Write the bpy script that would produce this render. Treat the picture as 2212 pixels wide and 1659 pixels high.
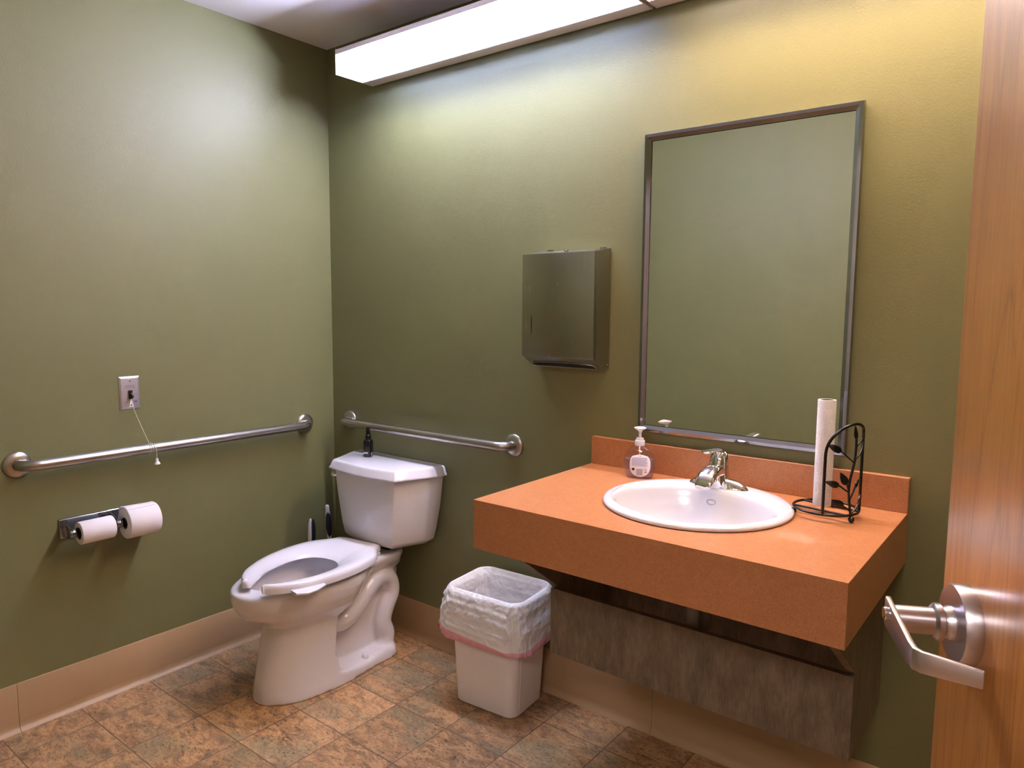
import bpy, bmesh, math, random
from math import sin, cos, pi, sqrt, radians as R
from mathutils import Vector, Matrix

S = bpy.context.scene
for o in list(bpy.data.objects): bpy.data.objects.remove(o)
random.seed(7)

# ------------------------------------------------------------------ camera
cam_d = bpy.data.cameras.new('camera'); cam = bpy.data.objects.new('camera', cam_d)
S.collection.objects.link(cam); S.camera = cam
YAW, PITCH, ROLL = 0.6644, -0.1048, 0.0069
F = 1551.51
cam_d.sensor_fit = 'HORIZONTAL'; cam_d.sensor_width = 36.0
cam_d.lens = F * 36.0 / 2212.0
cam_d.clip_start = 0.02
fw = Vector((-sin(YAW)*cos(PITCH), cos(YAW)*cos(PITCH), sin(PITCH)))
r0 = Vector((cos(YAW), sin(YAW), 0)); u0 = r0.cross(fw)
rt = r0*cos(ROLL) + u0*sin(ROLL); up = -r0*sin(ROLL) + u0*cos(ROLL)
M = Matrix((rt, up, -fw)).transposed().to_4x4()
M.translation = Vector((2.5937, -2.0172, 1.3637))
cam.matrix_world = M

# ------------------------------------------------------------------ world, exposure
w = bpy.data.worlds.new('world'); S.world = w; w.use_nodes = True
w.node_tree.nodes['Background'].inputs[0].default_value = (0.9, 0.8, 0.75, 1)
w.node_tree.nodes['Background'].inputs[1].default_value = 0.02
S.view_settings.view_transform = 'Standard'; S.view_settings.look = 'None'
S.view_settings.gamma = 1.0; S.view_settings.use_curve_mapping = False
S.view_settings.exposure = 2.85

COOL = (0.80, 0.84, 1.12); COOL_E = 50.0
WARM = (1.0, 0.73, 0.53); WARM_E = 48.0
HALL = (1.0, 0.90, 0.90); HALL_E = 4.2

# ------------------------------------------------------------------ materials
def lin(h):
    h = h.lstrip('#'); c = [int(h[i:i+2], 16)/255 for i in (0, 2, 4)]
    return tuple(((x/12.92) if x <= 0.04045 else ((x+0.055)/1.055)**2.4) for x in c) + (1,)

def mat(name, color=(0.8, 0.8, 0.8, 1), rough=0.5, metal=0.0, **kw):
    m = bpy.data.materials.new(name); m.use_nodes = True
    b = m.node_tree.nodes['Principled BSDF']
    if isinstance(color, str): color = lin(color)
    b.inputs['Base Color'].default_value = color
    b.inputs['Roughness'].default_value = rough
    b.inputs['Metallic'].default_value = metal
    for k, v in kw.items(): b.inputs[k.replace('_', ' ')].default_value = v
    return m
class NT:
    def __init__(s, m): s.t = m.node_tree; s.b = s.t.nodes['Principled BSDF']
    def n(s, typ, **kw):
        x = s.t.nodes.new('ShaderNode'+typ)
        for k, v in kw.items(): setattr(x, k, v)
        return x
    def l(s, a, b): s.t.links.new(a, b)
    def math(s, op, a, b=None, c=None):
        x = s.n('Math', operation=op)
        for i, v in enumerate((a, b, c)):
            if v is None: continue
            if isinstance(v, (int, float)): x.inputs[i].default_value = v
            else: s.l(v, x.inputs[i])
        return x.outputs[0]
    def coord(s, scale=(1, 1, 1)):
        tc = s.n('TexCoord'); mp = s.n('Mapping'); s.l(tc.outputs['Object'], mp.inputs[0]); mp.inputs['Scale'].default_value = scale
        return mp.outputs[0]
    def noise(s, vec, scale, detail=3, rough=0.5, dist=0.0):
        x = s.n('TexNoise'); s.l(vec, x.inputs['Vector']); x.inputs['Scale'].default_value = scale
        x.inputs['Detail'].default_value = detail; x.inputs['Roughness'].default_value = rough; x.inputs['Distortion'].default_value = dist
        return x
    def ramp(s, fac, stops):
        x = s.n('ValToRGB'); s.l(fac, x.inputs[0]); e = x.color_ramp.elements
        while len(e) < len(stops): e.new(0.5)
        for i, (p_, c) in enumerate(stops):
            e[i].position = p_; e[i].color = lin(c) if isinstance(c, str) else (c if len(c) == 4 else c+(1,))
        return x.outputs[0]
    def mix(s, fac, a, b, mode='MIX'):
        x = s.n('Mix', data_type='RGBA', blend_type=mode)
        for i, v in ((0, fac), (6, a), (7, b)):
            if isinstance(v, (int, float)): x.inputs[i].default_value = v
            elif isinstance(v, tuple): x.inputs[i].default_value = v
            elif isinstance(v, str): x.inputs[i].default_value = lin(v)
            else: s.l(v, x.inputs[i])
        return x.outputs[2]
    def bump(s, h, strength=0.2, dist=0.001, normal=None):
        x = s.n('Bump'); s.l(h, x.inputs['Height']); x.inputs['Strength'].default_value = strength; x.inputs['Distance'].default_value = dist
        if normal is not None: s.l(normal, x.inputs['Normal'])
        s.l(x.outputs[0], s.b.inputs['Normal']); return x.outputs[0]

MT = {}
# green eggshell wall paint with roller stipple
m = mat('green_paint', '#9c9a66', 0.5); MT['paint'] = m; t = NT(m)
v = t.coord(); nz = t.noise(v, 170, 3, 0.6); nb = t.noise(v, 2.0, 2)
t.l(t.mix(nb.outputs['Fac'], '#706e48', '#77754d'), t.b.inputs['Base Color']); t.bump(nz.outputs['Fac'], 0.35, 0.0012)
m = mat('hall_paint', '#cdbfae', 0.6); MT['hall'] = m
m = mat('ceiling_paint', '#e9e3e8', 0.8); MT['ceil'] = m; t = NT(m)
t.bump(t.noise(t.coord(), 220, 2).outputs['Fac'], 0.15, 0.001)
# stone look vinyl tile floor
m = mat('stone_vinyl', '#8a6a48', 0.38); MT['floor'] = m; t = NT(m)
tc = t.n('TexCoord'); sx = t.n('SeparateXYZ'); t.l(tc.outputs['Object'], sx.inputs[0])
T = 0.2297
ux = t.math('DIVIDE', t.math('SUBTRACT', sx.outputs[0], 0.1470), T)
uy = t.math('DIVIDE', t.math('SUBTRACT', sx.outputs[1], -0.1765), T)
fx = t.math('FRACT', t.math('ADD', ux, 100)); fy = t.math('FRACT', t.math('ADD', uy, 100))
ex = t.math('SUBTRACT', 0.5, t.math('ABSOLUTE', t.math('SUBTRACT', fx, 0.5)))
ey = t.math('SUBTRACT', 0.5, t.math('ABSOLUTE', t.math('SUBTRACT', fy, 0.5)))
edge = t.math('MINIMUM', ex, ey)
grout = t.n('MapRange'); t.l(edge, grout.inputs[0]); grout.inputs[1].default_value = 0.005; grout.inputs[2].default_value = 0.011
ix = t.math('FLOOR', ux); iy = t.math('FLOOR', uy)
cid = t.n('CombineXYZ'); t.l(ix, cid.inputs[0]); t.l(iy, cid.inputs[1])
wn = t.n('TexWhiteNoise', noise_dimensions='3D'); t.l(cid.outputs[0], wn.inputs['Vector'])
va = t.n('VectorMath', operation='MULTIPLY_ADD'); t.l(wn.outputs['Color'], va.inputs[0]); va.inputs[1].default_value = (9, 9, 9); t.l(tc.outputs['Object'], va.inputs[2])
# stretch grain diagonally
mp = t.n('Mapping'); t.l(va.outputs[0], mp.inputs[0]); mp.inputs['Rotation'].default_value = (0, 0, 0.9); mp.inputs['Scale'].default_value = (1, 1.9, 1)
n1 = t.noise(mp.outputs[0], 13, 9, 0.74, 0.5); n2 = t.noise(mp.outputs[0], 75, 5, 0.75, 0.5); n3 = t.noise(mp.outputs[0], 13, 8, 0.8, 2.2); n4 = t.noise(mp.outputs[0], 4.0, 3, 0.5, 0.3)
base = t.ramp(n1.outputs['Fac'], [(0.30, '#54452f'), (0.40, '#86694a'), (0.49, '#ab8054'), (0.57, '#c39a68'), (0.66, '#a5734e'), (0.76, '#7d5236')])
grey = t.ramp(n4.outputs['Fac'], [(0.50, (0, 0, 0)), (0.66, (1, 1, 1))])
base = t.mix(t.math('MULTIPLY', grey, 0.62), base, '#8a8061')
sp = t.ramp(n2.outputs['Fac'], [(0.36, '#35251a'), (0.46, '#f4ece4'), (0.60, '#ffffff'), (0.75, '#ffe9cf')])
base = t.mix(0.75, base, sp, 'MULTIPLY')
crk = t.math('ABSOLUTE', t.math('SUBTRACT', n3.outputs['Fac'], 0.5))
ck = t.ramp(crk, [(0.0, '#5a4232'), (0.018, '#ffffff')])
msk = t.ramp(n1.outputs['Color'], [(0.48, (0, 0, 0)), (0.6, (1, 1, 1))])
base = t.mix(t.math('MULTIPLY', msk, 0.7), base, ck, 'MULTIPLY')
tint = t.n('MapRange'); t.l(wn.outputs['Value'], tint.inputs[0]); tint.inputs[3].default_value = 0.95; tint.inputs[4].default_value = 1.22
hs = t.n('HueSaturation'); t.l(base, hs.inputs['Color']); t.l(tint.outputs[0], hs.inputs['Value']); hs.inputs['Saturation'].default_value = 0.95
t.l(t.mix(grout.outputs[0], '#6c543e', hs.outputs[0]), t.b.inputs['Base Color'])
hh = t.math('ADD', t.math('MULTIPLY', grout.outputs[0], 1.0), t.math('MULTIPLY', n2.outputs['Fac'], 0.35))
t.bump(hh, 0.5, 0.0012)
# vinyl cove base
m = mat('cove_base_vinyl', '#ab8b66', 0.42); MT['cove'] = m
# orange speckled laminate
m = mat('orange_laminate', '#b5623a', 0.33); MT['lam'] = m; t = NT(m); v = t.coord()
a = t.noise(v, 420, 4, 0.7, 0.6); b = t.noise(v, 60, 3, 0.6, 0.8)
c = t.ramp(a.outputs['Fac'], [(0.34, '#925738'), (0.48, '#ab7048'), (0.58, '#b47a50'), (0.72, '#c99b72')])
t.l(t.mix(0.25, c, t.ramp(b.outputs['Fac'], [(0.35, '#a06540'), (0.65, '#ba8257')])), t.b.inputs['Base Color'])
# dark pipe cover laminate
m = mat('brown_laminate', '#4d3f30', 0.5); MT['brown'] = m; t = NT(m); v = t.coord((1, 1, .35))
a = t.noise(v, 22, 5, 0.65, 0.4); b = t.noise(t.coord((1, 1, .12)), 330, 3, 0.6)
c = t.ramp(a.outputs['Fac'], [(0.3, '#54483a'), (0.5, '#6e5f4e'), (0.72, '#897764')])
t.l(t.mix(0.3, c, t.ramp(b.outputs['Fac'], [(0.35, '#4c3f2e'), (0.7, '#8b7862')])), t.b.inputs['Base Color'])
m = mat('brown_laminate_edge', '#6e5b45', 0.5); MT['brown_edge'] = m
# metals
def brushed(name, col, rough, sc, dist=0.0003, st=0.15):
    m = mat(name, col, rough, 1.0); t = NT(m); v = t.coord(sc)
    n = t.noise(v, 200, 4, 0.6); r = t.n('MapRange'); t.l(n.outputs['Fac'], r.inputs[0]); r.inputs[3].default_value = rough*0.75; r.inputs[4].default_value = rough*1.3
    t.l(r.outputs[0], t.b.inputs['Roughness']); t.bump(n.outputs['Fac'], st, dist); return m
MT['steel'] = brushed('brushed_stainless', '#a9a69c', 0.24, (1, 1, .05))
MT['steel_bar'] = mat('satin_stainless', '#bdb8b6', 0.30, 1.0)
MT['steel_door'] = mat('satin_nickel', '#c2bdc2', 0.30, 1.0)
MT['steel_plate'] = mat('satin_plate', '#c9c3cb', 0.42, 0.85)
MT['chrome'] = mat('chrome', '#e2e2e4', 0.05, 1.0)
MT['polished'] = mat('polished_stainless', '#9a9da4', 0.10, 1.0)
MT['mirror'] = mat('mirror_glass', '#dfe4df', 0.0, 1.0)
MT['black_gap'] = mat('black_gap', '#0b0b0b', 0.8)
# ceramics, plastics, paper
MT['ceramic'] = mat('white_ceramic', '#dcd9df', 0.12, Coat_Weight=0.5, Coat_Roughness=0.04)
MT['seatp'] = mat('white_seat_plastic', '#dddbe2', 0.16)
MT['sink'] = mat('white_sink_china', '#cbc9d0', 0.16)
MT['water'] = mat('bowl_water', '#c9cfd2', 0.02, Transmission_Weight=0.5)
m = mat('tissue_paper', '#efe9ec', 0.9); MT['paper'] = m; t = NT(m)
t.bump(t.noise(t.coord(), 60, 3).outputs['Fac'], 0.25, 0.002)
m = mat('embossed_paper_towel', '#ece6e6', 0.9); MT['towel'] = m; t = NT(m)
# rings of dots
v = t.coord((1, 1, 1)); vor = t.n('TexVoronoi', feature='F1'); t.l(v, vor.inputs['Vector']); vor.inputs['Scale'].default_value = 22; vor.inputs['Randomness'].default_value = 0.35
rings = t.math('SINE', t.math('MULTIPLY', vor.outputs['Distance'], 130))
dots = t.noise(v, 420, 2)
hh = t.math('MULTIPLY', t.math('ADD', rings, 1), dots.outputs['Fac'])
t.bump(hh, 0.6, 0.001)
t.l(t.ramp(hh, [(0.3, '#f3eeee'), (0.95, '#d0c7c8')]), t.b.inputs['Base Color'])
MT['card'] = mat('cardboard_core', '#8b6f58', 0.85)
MT['binp'] = mat('bin_plastic', '#eae2e3', 0.38)
MT['white_pl'] = mat('white_plastic', '#e6e3e4', 0.3)
MT['navy'] = mat('navy_rubber', '#1a2138', 0.45)
MT['black_pl'] = mat('black_plastic', '#070709', 0.3)
MT['black_metal'] = mat('black_enamel', '#08080a', 0.28)
MT['blue_ink'] = mat('blue_ink', '#2b3f9a', 0.5)
MT['black_ink'] = mat('black_ink', '#1b1b1f', 0.5)
MT['violet_ink'] = mat('violet_ink', '#8480c0', 0.5)
MT['grey_ink'] = mat('grey_ink', '#85808a', 0.5)
MT['white_ink'] = mat('white_ink', '#e8e8ea', 0.5)
MT['label'] = mat('label_paper', '#e9e4ee', 0.35)
MT['cord'] = mat('white_cord', '#e6e0cd', 0.7)
MT['pvc'] = mat('pvc_pipe', '#8d867c', 0.5)
MT['housing'] = mat('white_enamel', '#d9d0cf', 0.4)
# clear bottle
def clearmat(name, col, fac, milk=0.0):
    m = bpy.data.materials.new(name); m.use_nodes = True; nt = m.node_tree; nt.nodes.clear()
    o_ = nt.nodes.new('ShaderNodeOutputMaterial'); tr = nt.nodes.new('ShaderNodeBsdfTransparent'); tr.inputs[0].default_value = lin(col)
    g = nt.nodes.new('ShaderNodeBsdfGlossy'); g.inputs['Roughness'].default_value = 0.04; lw = nt.nodes.new('ShaderNodeLayerWeight'); lw.inputs[0].default_value = 0.5; pw = nt.nodes.new('ShaderNodeMath'); pw.operation = 'POWER'; pw.inputs[1].default_value = 3.0; nt.links.new(lw.outputs['Facing'], pw.inputs[0]); fr = nt.nodes.new('ShaderNodeMath'); fr.operation = 'MULTIPLY_ADD'; nt.links.new(pw.outputs[0], fr.inputs[0]); fr.inputs[1].default_value = 0.55; fr.inputs[2].default_value = fac
    x = nt.nodes.new('ShaderNodeMixShader'); nt.links.new(fr.outputs[0], x.inputs[0]); nt.links.new(tr.outputs[0], x.inputs[1]); nt.links.new(g.outputs[0], x.inputs[2]); 
    if milk:
        df = nt.nodes.new('ShaderNodeBsdfDiffuse'); df.inputs[0].default_value = lin('#b9a8b8'); y = nt.nodes.new('ShaderNodeMixShader'); y.inputs[0].default_value = milk
        nt.links.new(x.outputs[0], y.inputs[1]); nt.links.new(df.outputs[0], y.inputs[2]); x = y
    nt.links.new(x.outputs[0], o_.inputs[0]); return m
MT['clear'] = clearmat('clear_plastic', '#f6f4f8', 0.05); MT['gel'] = clearmat('clear_gel', '#ece6f0', 0.02, 0.16)
MT['frost'] = mat('frosted_plastic', '#f3eff5', 0.3, Transmission_Weight=0.35)
# bin bag
def bagmat(name, col, alpha):
    m = bpy.data.materials.new(name); m.use_nodes = True; nt = m.node_tree; nt.nodes.clear()
    out = nt.nodes.new('ShaderNodeOutputMaterial'); p_ = nt.nodes.new('ShaderNodeBsdfPrincipled')
    p_.inputs['Base Color'].default_value = lin(col); p_.inputs['Roughness'].default_value = 0.22
    tl = nt.nodes.new('ShaderNodeBsdfTranslucent'); tl.inputs[0].default_value = lin(col)
    tr = nt.nodes.new('ShaderNodeBsdfTransparent'); mx = nt.nodes.new('ShaderNodeMixShader'); m2 = nt.nodes.new('ShaderNodeMixShader')
    mx.inputs[0].default_value = 0.28; nt.links.new(p_.outputs[0], mx.inputs[1]); nt.links.new(tl.outputs[0], mx.inputs[2])
    m2.inputs[0].default_value = alpha; nt.links.new(mx.outputs[0], m2.inputs[1]); nt.links.new(tr.outputs[0], m2.inputs[2])
    tc = nt.nodes.new('ShaderNodeTexCoord')
    n = nt.nodes.new('ShaderNodeTexNoise'); n.inputs['Scale'].default_value = 22; n.inputs['Detail'].default_value = 1.5; n.inputs['Distortion'].default_value = 0.4
    vo = nt.nodes.new('ShaderNodeTexVoronoi'); vo.feature = 'DISTANCE_TO_EDGE'; vo.inputs['Scale'].default_value = 34
    nt.links.new(tc.outputs['Object'], n.inputs['Vector']); nt.links.new(tc.outputs['Object'], vo.inputs['Vector'])
    mm = nt.nodes.new('ShaderNodeMath'); mm.operation = 'ADD'; nt.links.new(n.outputs['Fac'], mm.inputs[0])
    m3 = nt.nodes.new('ShaderNodeMath'); m3.operation = 'MULTIPLY'; m3.inputs[1].default_value = 0.5
    nt.links.new(vo.outputs[0], m3.inputs[0]); nt.links.new(m3.outputs[0], mm.inputs[1])
    b = nt.nodes.new('ShaderNodeBump'); b.inputs['Strength'].default_value = 0.7; b.inputs['Distance'].default_value = 0.012
    nt.links.new(mm.outputs[0], b.inputs['Height']); nt.links.new(b.outputs[0], p_.inputs['Normal'])
    nt.links.new(m2.outputs[0], out.inputs[0]); return m
MT['bag'] = bagmat('bin_liner_film', '#fdfcff', 0.05)
MT['bagpink'] = bagmat('pink_drawstring_film', '#f2b4c3', 0.03)
MT['red'] = mat('red_tape', '#b3202a', 0.4)
# oak door
m = mat('oak_veneer', '#a5652f', 0.28, Coat_Weight=0.35, Coat_Roughness=0.2); MT['oak'] = m; t = NT(m)
v = t.coord((3.2, 3.2, 0.22)); w1 = t.noise(v, 3.2, 3, 0.5, 0.8)
g = t.math('FRACT', t.math('MULTIPLY', w1.outputs['Fac'], 9.0)); fine = t.noise(t.coord((1, 1, 0.03)), 260, 4, 0.7)
c1 = t.ramp(g, [(0.0, '#824c20'), (0.12, '#a86c30'), (0.6, '#b57836'), (0.9, '#a3662c'), (1.0, '#824c20')])
c2 = t.mix(0.45, c1, t.ramp(fine.outputs['Fac'], [(0.35, '#915a26'), (0.6, '#c0853e')]))
t.l(c2, t.b.inputs['Base Color']); t.bump(fine.outputs['Fac'], 0.08, 0.0004)
# lamp
def emit(name, col, e):
    m = bpy.data.materials.new(name); m.use_nodes = True; nt = m.node_tree; nt.nodes.clear()
    o_ = nt.nodes.new('ShaderNodeOutputMaterial'); x = nt.nodes.new('ShaderNodeEmission'); x.inputs[0].default_value = col+(1,); x.inputs[1].default_value = e
    nt.links.new(x.outputs[0], o_.inputs[0]); return m
def lensmat(name, col, wall_side_dim):
    m = bpy.data.materials.new(name); m.use_nodes = True; nt = m.node_tree; nt.nodes.clear()
    o_ = nt.nodes.new('ShaderNodeOutputMaterial'); tr = nt.nodes.new('ShaderNodeBsdfTransparent'); tr.inputs[0].default_value = (0.95, 0.95, 0.95, 1)
    tl = nt.nodes.new('ShaderNodeBsdfTranslucent'); tl.inputs[0].default_value = col
    gl = nt.nodes.new('ShaderNodeBsdfGlossy'); gl.inputs['Roughness'].default_value = 0.15
    a_ = nt.nodes.new('ShaderNodeMixShader'); b_ = nt.nodes.new('ShaderNodeMixShader')
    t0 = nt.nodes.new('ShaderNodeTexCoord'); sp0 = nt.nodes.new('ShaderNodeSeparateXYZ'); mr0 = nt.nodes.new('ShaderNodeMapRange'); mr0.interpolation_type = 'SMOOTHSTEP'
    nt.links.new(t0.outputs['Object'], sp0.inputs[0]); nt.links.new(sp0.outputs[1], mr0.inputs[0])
    mr0.inputs[1].default_value = -0.136; mr0.inputs[2].default_value = -0.098; mr0.inputs[3].default_value = 0.0; mr0.inputs[4].default_value = 1.0  # lens tint darkens toward the wall, put in to dim the upper wall
    cm = nt.nodes.new('ShaderNodeMix'); cm.data_type = 'RGBA'; cm.inputs[6].default_value = (0.92, 0.94, 0.96, 1); cm.inputs[7].default_value = wall_side_dim
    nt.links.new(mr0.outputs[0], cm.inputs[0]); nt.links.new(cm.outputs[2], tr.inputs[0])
    a_.inputs[0].default_value = 0.10; nt.links.new(tr.outputs[0], a_.inputs[1]); nt.links.new(tl.outputs[0], a_.inputs[2])
    b_.inputs[0].default_value = 0.05; nt.links.new(a_.outputs[0], b_.inputs[1]); nt.links.new(gl.outputs[0], b_.inputs[2])
    nt.links.new(b_.outputs[0], o_.inputs[0])
    tc = nt.nodes.new('ShaderNodeTexCoord'); wv = nt.nodes.new('ShaderNodeTexChecker'); wv.inputs['Scale'].default_value = 300
    nt.links.new(tc.outputs['Object'], wv.inputs['Vector']); bp = nt.nodes.new('ShaderNodeBump'); bp.inputs['Strength'].default_value = 0.3; bp.inputs['Distance'].default_value = 0.001
    nt.links.new(wv.outputs['Fac'], bp.inputs['Height']); nt.links.new(bp.outputs[0], gl.inputs['Normal'])
    return m
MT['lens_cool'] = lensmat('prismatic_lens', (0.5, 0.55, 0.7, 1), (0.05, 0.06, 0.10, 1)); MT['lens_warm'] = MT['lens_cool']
MT['tube_cool'] = emit('cool_tube', COOL, COOL_E); MT['tube_warm'] = emit('warm_tube', WARM, WARM_E)
MT['hall_glow'] = emit('hall_lamp', HALL, HALL_E)

# ------------------------------------------------------------------ mesh helpers
class MB:
    def __init__(s): s.v = []; s.f = []
    def add(s, vs, fs):
        b = len(s.v); s.v += [tuple(x) for x in vs]; s.f += [tuple(i+b for i in q) for q in fs]; return s
    def box(s, a, b):
        x0, y0, z0 = a; x1, y1, z1 = b
        if x0 > x1: x0, x1 = x1, x0
        if y0 > y1: y0, y1 = y1, y0
        if z0 > z1: z0, z1 = z1, z0
        return s.add([(x0,y0,z0),(x1,y0,z0),(x1,y1,z0),(x0,y1,z0),(x0,y0,z1),(x1,y0,z1),(x1,y1,z1),(x0,y1,z1)],
                     [(0,3,2,1),(4,5,6,7),(0,1,5,4),(1,2,6,5),(2,3,7,6),(3,0,4,7)])
    def loft(s, rings, cap0=True, cap1=True, closed=True, loop=False):
        n = len(rings[0]); vs = [p for r in rings for p in r]; fs = []
        k = len(rings)
        for i in range(k if loop else k-1):
            for j in range(n if closed else n-1):
                a = i*n+j; b = i*n+(j+1) % n; i2 = (i+1) % k
                fs.append((a, b, i2*n+(j+1) % n, i2*n+j))
        if not loop:
            if cap0: fs.append(tuple(range(n-1, -1, -1)))
            if cap1: fs.append(tuple((k-1)*n+j for j in range(n)))
        return s.add(vs, fs)
    def tube(s, pts, r, seg=12, caps=True, loop=False):
        pts = [Vector(p) for p in pts]; n = len(pts); rings = []
        prev = None
        for i, p in enumerate(pts):
            if loop: d = pts[(i+1) % n]-pts[i-1]
            else: d = pts[min(i+1, n-1)]-pts[max(i-1, 0)]
            d.normalize()
            if prev is None:
                a = Vector((0, 0, 1)) if abs(d.z) < 0.9 else Vector((1, 0, 0))
                e = d.cross(a).normalized()
            else:
                e = (prev - d*prev.dot(d)).normalized()
            prev = e; g = d.cross(e)
            rr = r[i] if isinstance(r, (list, tuple)) else r
            if not isinstance(rr, (list, tuple)): rr = (rr, rr)
            rings.append([p+e*cos(2*pi*j/seg)*rr[0]+g*sin(2*pi*j/seg)*rr[1] for j in range(seg)])
        return s.loft(rings, caps, caps, loop=loop)
    def lathe(s, prof, c=(0, 0, 0), axis='z', seg=32, mat_=None, sx=1, sy=1):
        rings = []
        for r_, h in prof:
            ring = []
            for j in range(seg):
                a = 2*pi*j/seg; x, y = r_*cos(a)*sx, r_*sin(a)*sy
                q = {'z': (x, y, h), 'x': (h, x, y), 'y': (y, h, x)}[axis]
                ring.append((q[0]+c[0], q[1]+c[1], q[2]+c[2]))
            rings.append(ring)
        return s.loft(rings)
    def prism(s, poly, a, b, axis='z'):
        def P(u, v_, h): return {'z': (u, v_, h), 'x': (h, u, v_), 'y': (u, h, v_)}[axis]
        return s.loft([[P(u, v_, a) for u, v_ in poly], [P(u, v_, b) for u, v_ in poly]])
    def xf(s, M_): s.v = [tuple(M_ @ Vector(p)) for p in s.v]; return s
    def build(s, name, m, parent=None, bevel=0, seg=2, smooth=30, sub=0):
        me = bpy.data.meshes.new(name); me.from_pydata(s.v, [], s.f)
        bm = bmesh.new(); bm.from_mesh(me)
        bmesh.ops.recalc_face_normals(bm, faces=bm.faces)
        if bevel:
            es = [e for e in bm.edges if len(e.link_faces) == 2 and e.calc_face_angle(0) > 0.5]
            bmesh.ops.bevel(bm, geom=es, offset=bevel, segments=seg, affect='EDGES', profile=0.5, clamp_overlap=True)
        bm.to_mesh(me); bm.free()
        for p_ in me.polygons: p_.use_smooth = True
        me.set_sharp_from_angle(angle=R(smooth))
        me.materials.append(MT[m]); o = bpy.data.objects.new(name, me); S.collection.objects.link(o)
        if parent is not None:
            o.parent = parent; o.matrix_parent_inverse = parent_world(parent).inverted()
        if sub:
            md = o.modifiers.new('s', 'SUBSURF'); md.levels = sub; md.render_levels = sub
        return o
def parent_world(o):
    Mx = o.matrix_basis.copy(); 
    while o.parent: Mx = o.parent.matrix_basis @ o.matrix_parent_inverse @ Mx if False else parent_world(o.parent) @ o.matrix_parent_inverse @ Mx; break
    return Mx
def thing(name, label, cat, loc, group=None):
    o = bpy.data.objects.new(name, None); S.collection.objects.link(o); o.location = loc; o.empty_display_size = 0.05
    o['label'] = label; o['category'] = cat
    if group: o['group'] = group
    return o
def tag(o, label, cat, group=None):
    o['label'] = label; o['category'] = cat
    if group: o['group'] = group
    return o
def struct(o): o['kind'] = 'structure'; return o
def smooth_path(pts, n=8):
    pts = [Vector(p) for p in pts]; out = []
    for i in range(len(pts)-1):
        p0 = pts[max(i-1, 0)]; p1 = pts[i]; p2 = pts[i+1]; p3 = pts[min(i+2, len(pts)-1)]
        for k in range(n):
            u = k/n
            out.append(0.5*((2*p1)+(-p0+p2)*u+(2*p0-5*p1+4*p2-p3)*u*u+(-p0+3*p1-3*p2+p3)*u**3))
    out.append(pts[-1]); return out
def text_mesh(body, size, m, parent, Mx, name='lettering', align='CENTER', bold=0.0, shear=0.0):
    cu = bpy.data.curves.new(name, 'FONT'); cu.body = body; cu.size = size; cu.align_x = align; cu.align_y = 'CENTER'
    cu.extrude = 0.0001; cu.offset = bold; cu.shear = shear
    ob = bpy.data.objects.new(name, cu); S.collection.objects.link(ob)
    bpy.context.view_layer.update(); dg = bpy.context.evaluated_depsgraph_get()
    me = bpy.data.meshes.new_from_object(ob.evaluated_get(dg)); bpy.data.objects.remove(ob)
    mb = MB(); mb.add([v_.co for v_ in me.vertices], [tuple(p_.vertices) for p_ in me.polygons]); mb.xf(Mx)
    return mb
def frame(o, x, y, z):
    M_ = Matrix((Vector(x), Vector(y), Vector(z))).transposed().to_4x4(); M_.translation = Vector(o); return M_
def bake(o):
    bpy.context.view_layer.update(); dg = bpy.context.evaluated_depsgraph_get()
    me = bpy.data.meshes.new_from_object(o.evaluated_get(dg)); o.modifiers.clear(); o.data = me
    for p_ in me.polygons: p_.use_smooth = True
    return o

# ------------------------------------------------------------------ room shell
H = 2.4515; XR = 3.12; YF = -1.90; WT = 0.12
DX0, DX1, DH = 1.965, 2.888, 2.10
def panel(name, m, *boxes):
    b = MB()
    for a, c in boxes: b.box(a, c)
    return struct(b.build(name, m))
panel('floor', 'floor', ((-0.12, -3.7, -0.1), (XR+0.9, 0.12, 0)))
panel('ceiling', 'ceil', ((-0.12, -3.7, H), (XR+0.9, 0.12, H+0.1)))
panel('wall_left', 'paint', ((-0.12, YF, 0), (0, 0.12, H)))
panel('wall_back', 'paint', ((0, 0, 0), (XR, 0.12, H)))
panel('wall_right', 'paint', ((XR, YF, 0), (XR+0.12, 0.12, H)))
panel('wall_front', 'paint', ((-0.12, YF-WT, 0), (DX0-0.03, YF, H)), ((DX1+0.03, YF-WT, 0), (XR+0.12, YF, H)), ((DX0-0.03, YF-WT, DH+0.03), (DX1+0.03, YF, H)))
panel('wall_hall_far', 'hall', ((-0.12, -3.82, 0), (XR+0.9, -3.7, H)))
panel('wall_hall_left', 'hall', ((-0.24, -3.7, 0), (-0.12, YF-WT, H)))
panel('wall_hall_right', 'hall', ((XR+0.9, -3.82, 0), (XR+1.02, YF, H)))
panel('wall_hall_near', 'hall', ((-0.12, YF-WT-0.01, 0), (DX0-0.03, YF-WT, H)), ((DX1+0.03, YF-WT-0.01, 0), (XR+0.9, YF-WT, H)))
# steel door frame around the opening
b = MB()
b.box((DX0-0.03, YF-WT-0.02, 0), (DX0, YF+0.012, DH+0.03)); b.box((DX1, YF-WT-0.02, 0), (DX1+0.03, YF+0.012, DH+0.03)); b.box((DX0, YF-WT-0.02, DH), (DX1, YF+0.012, DH+0.03))
fr = struct(b.build('trim_1', 'housing', bevel=0.002))
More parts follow.
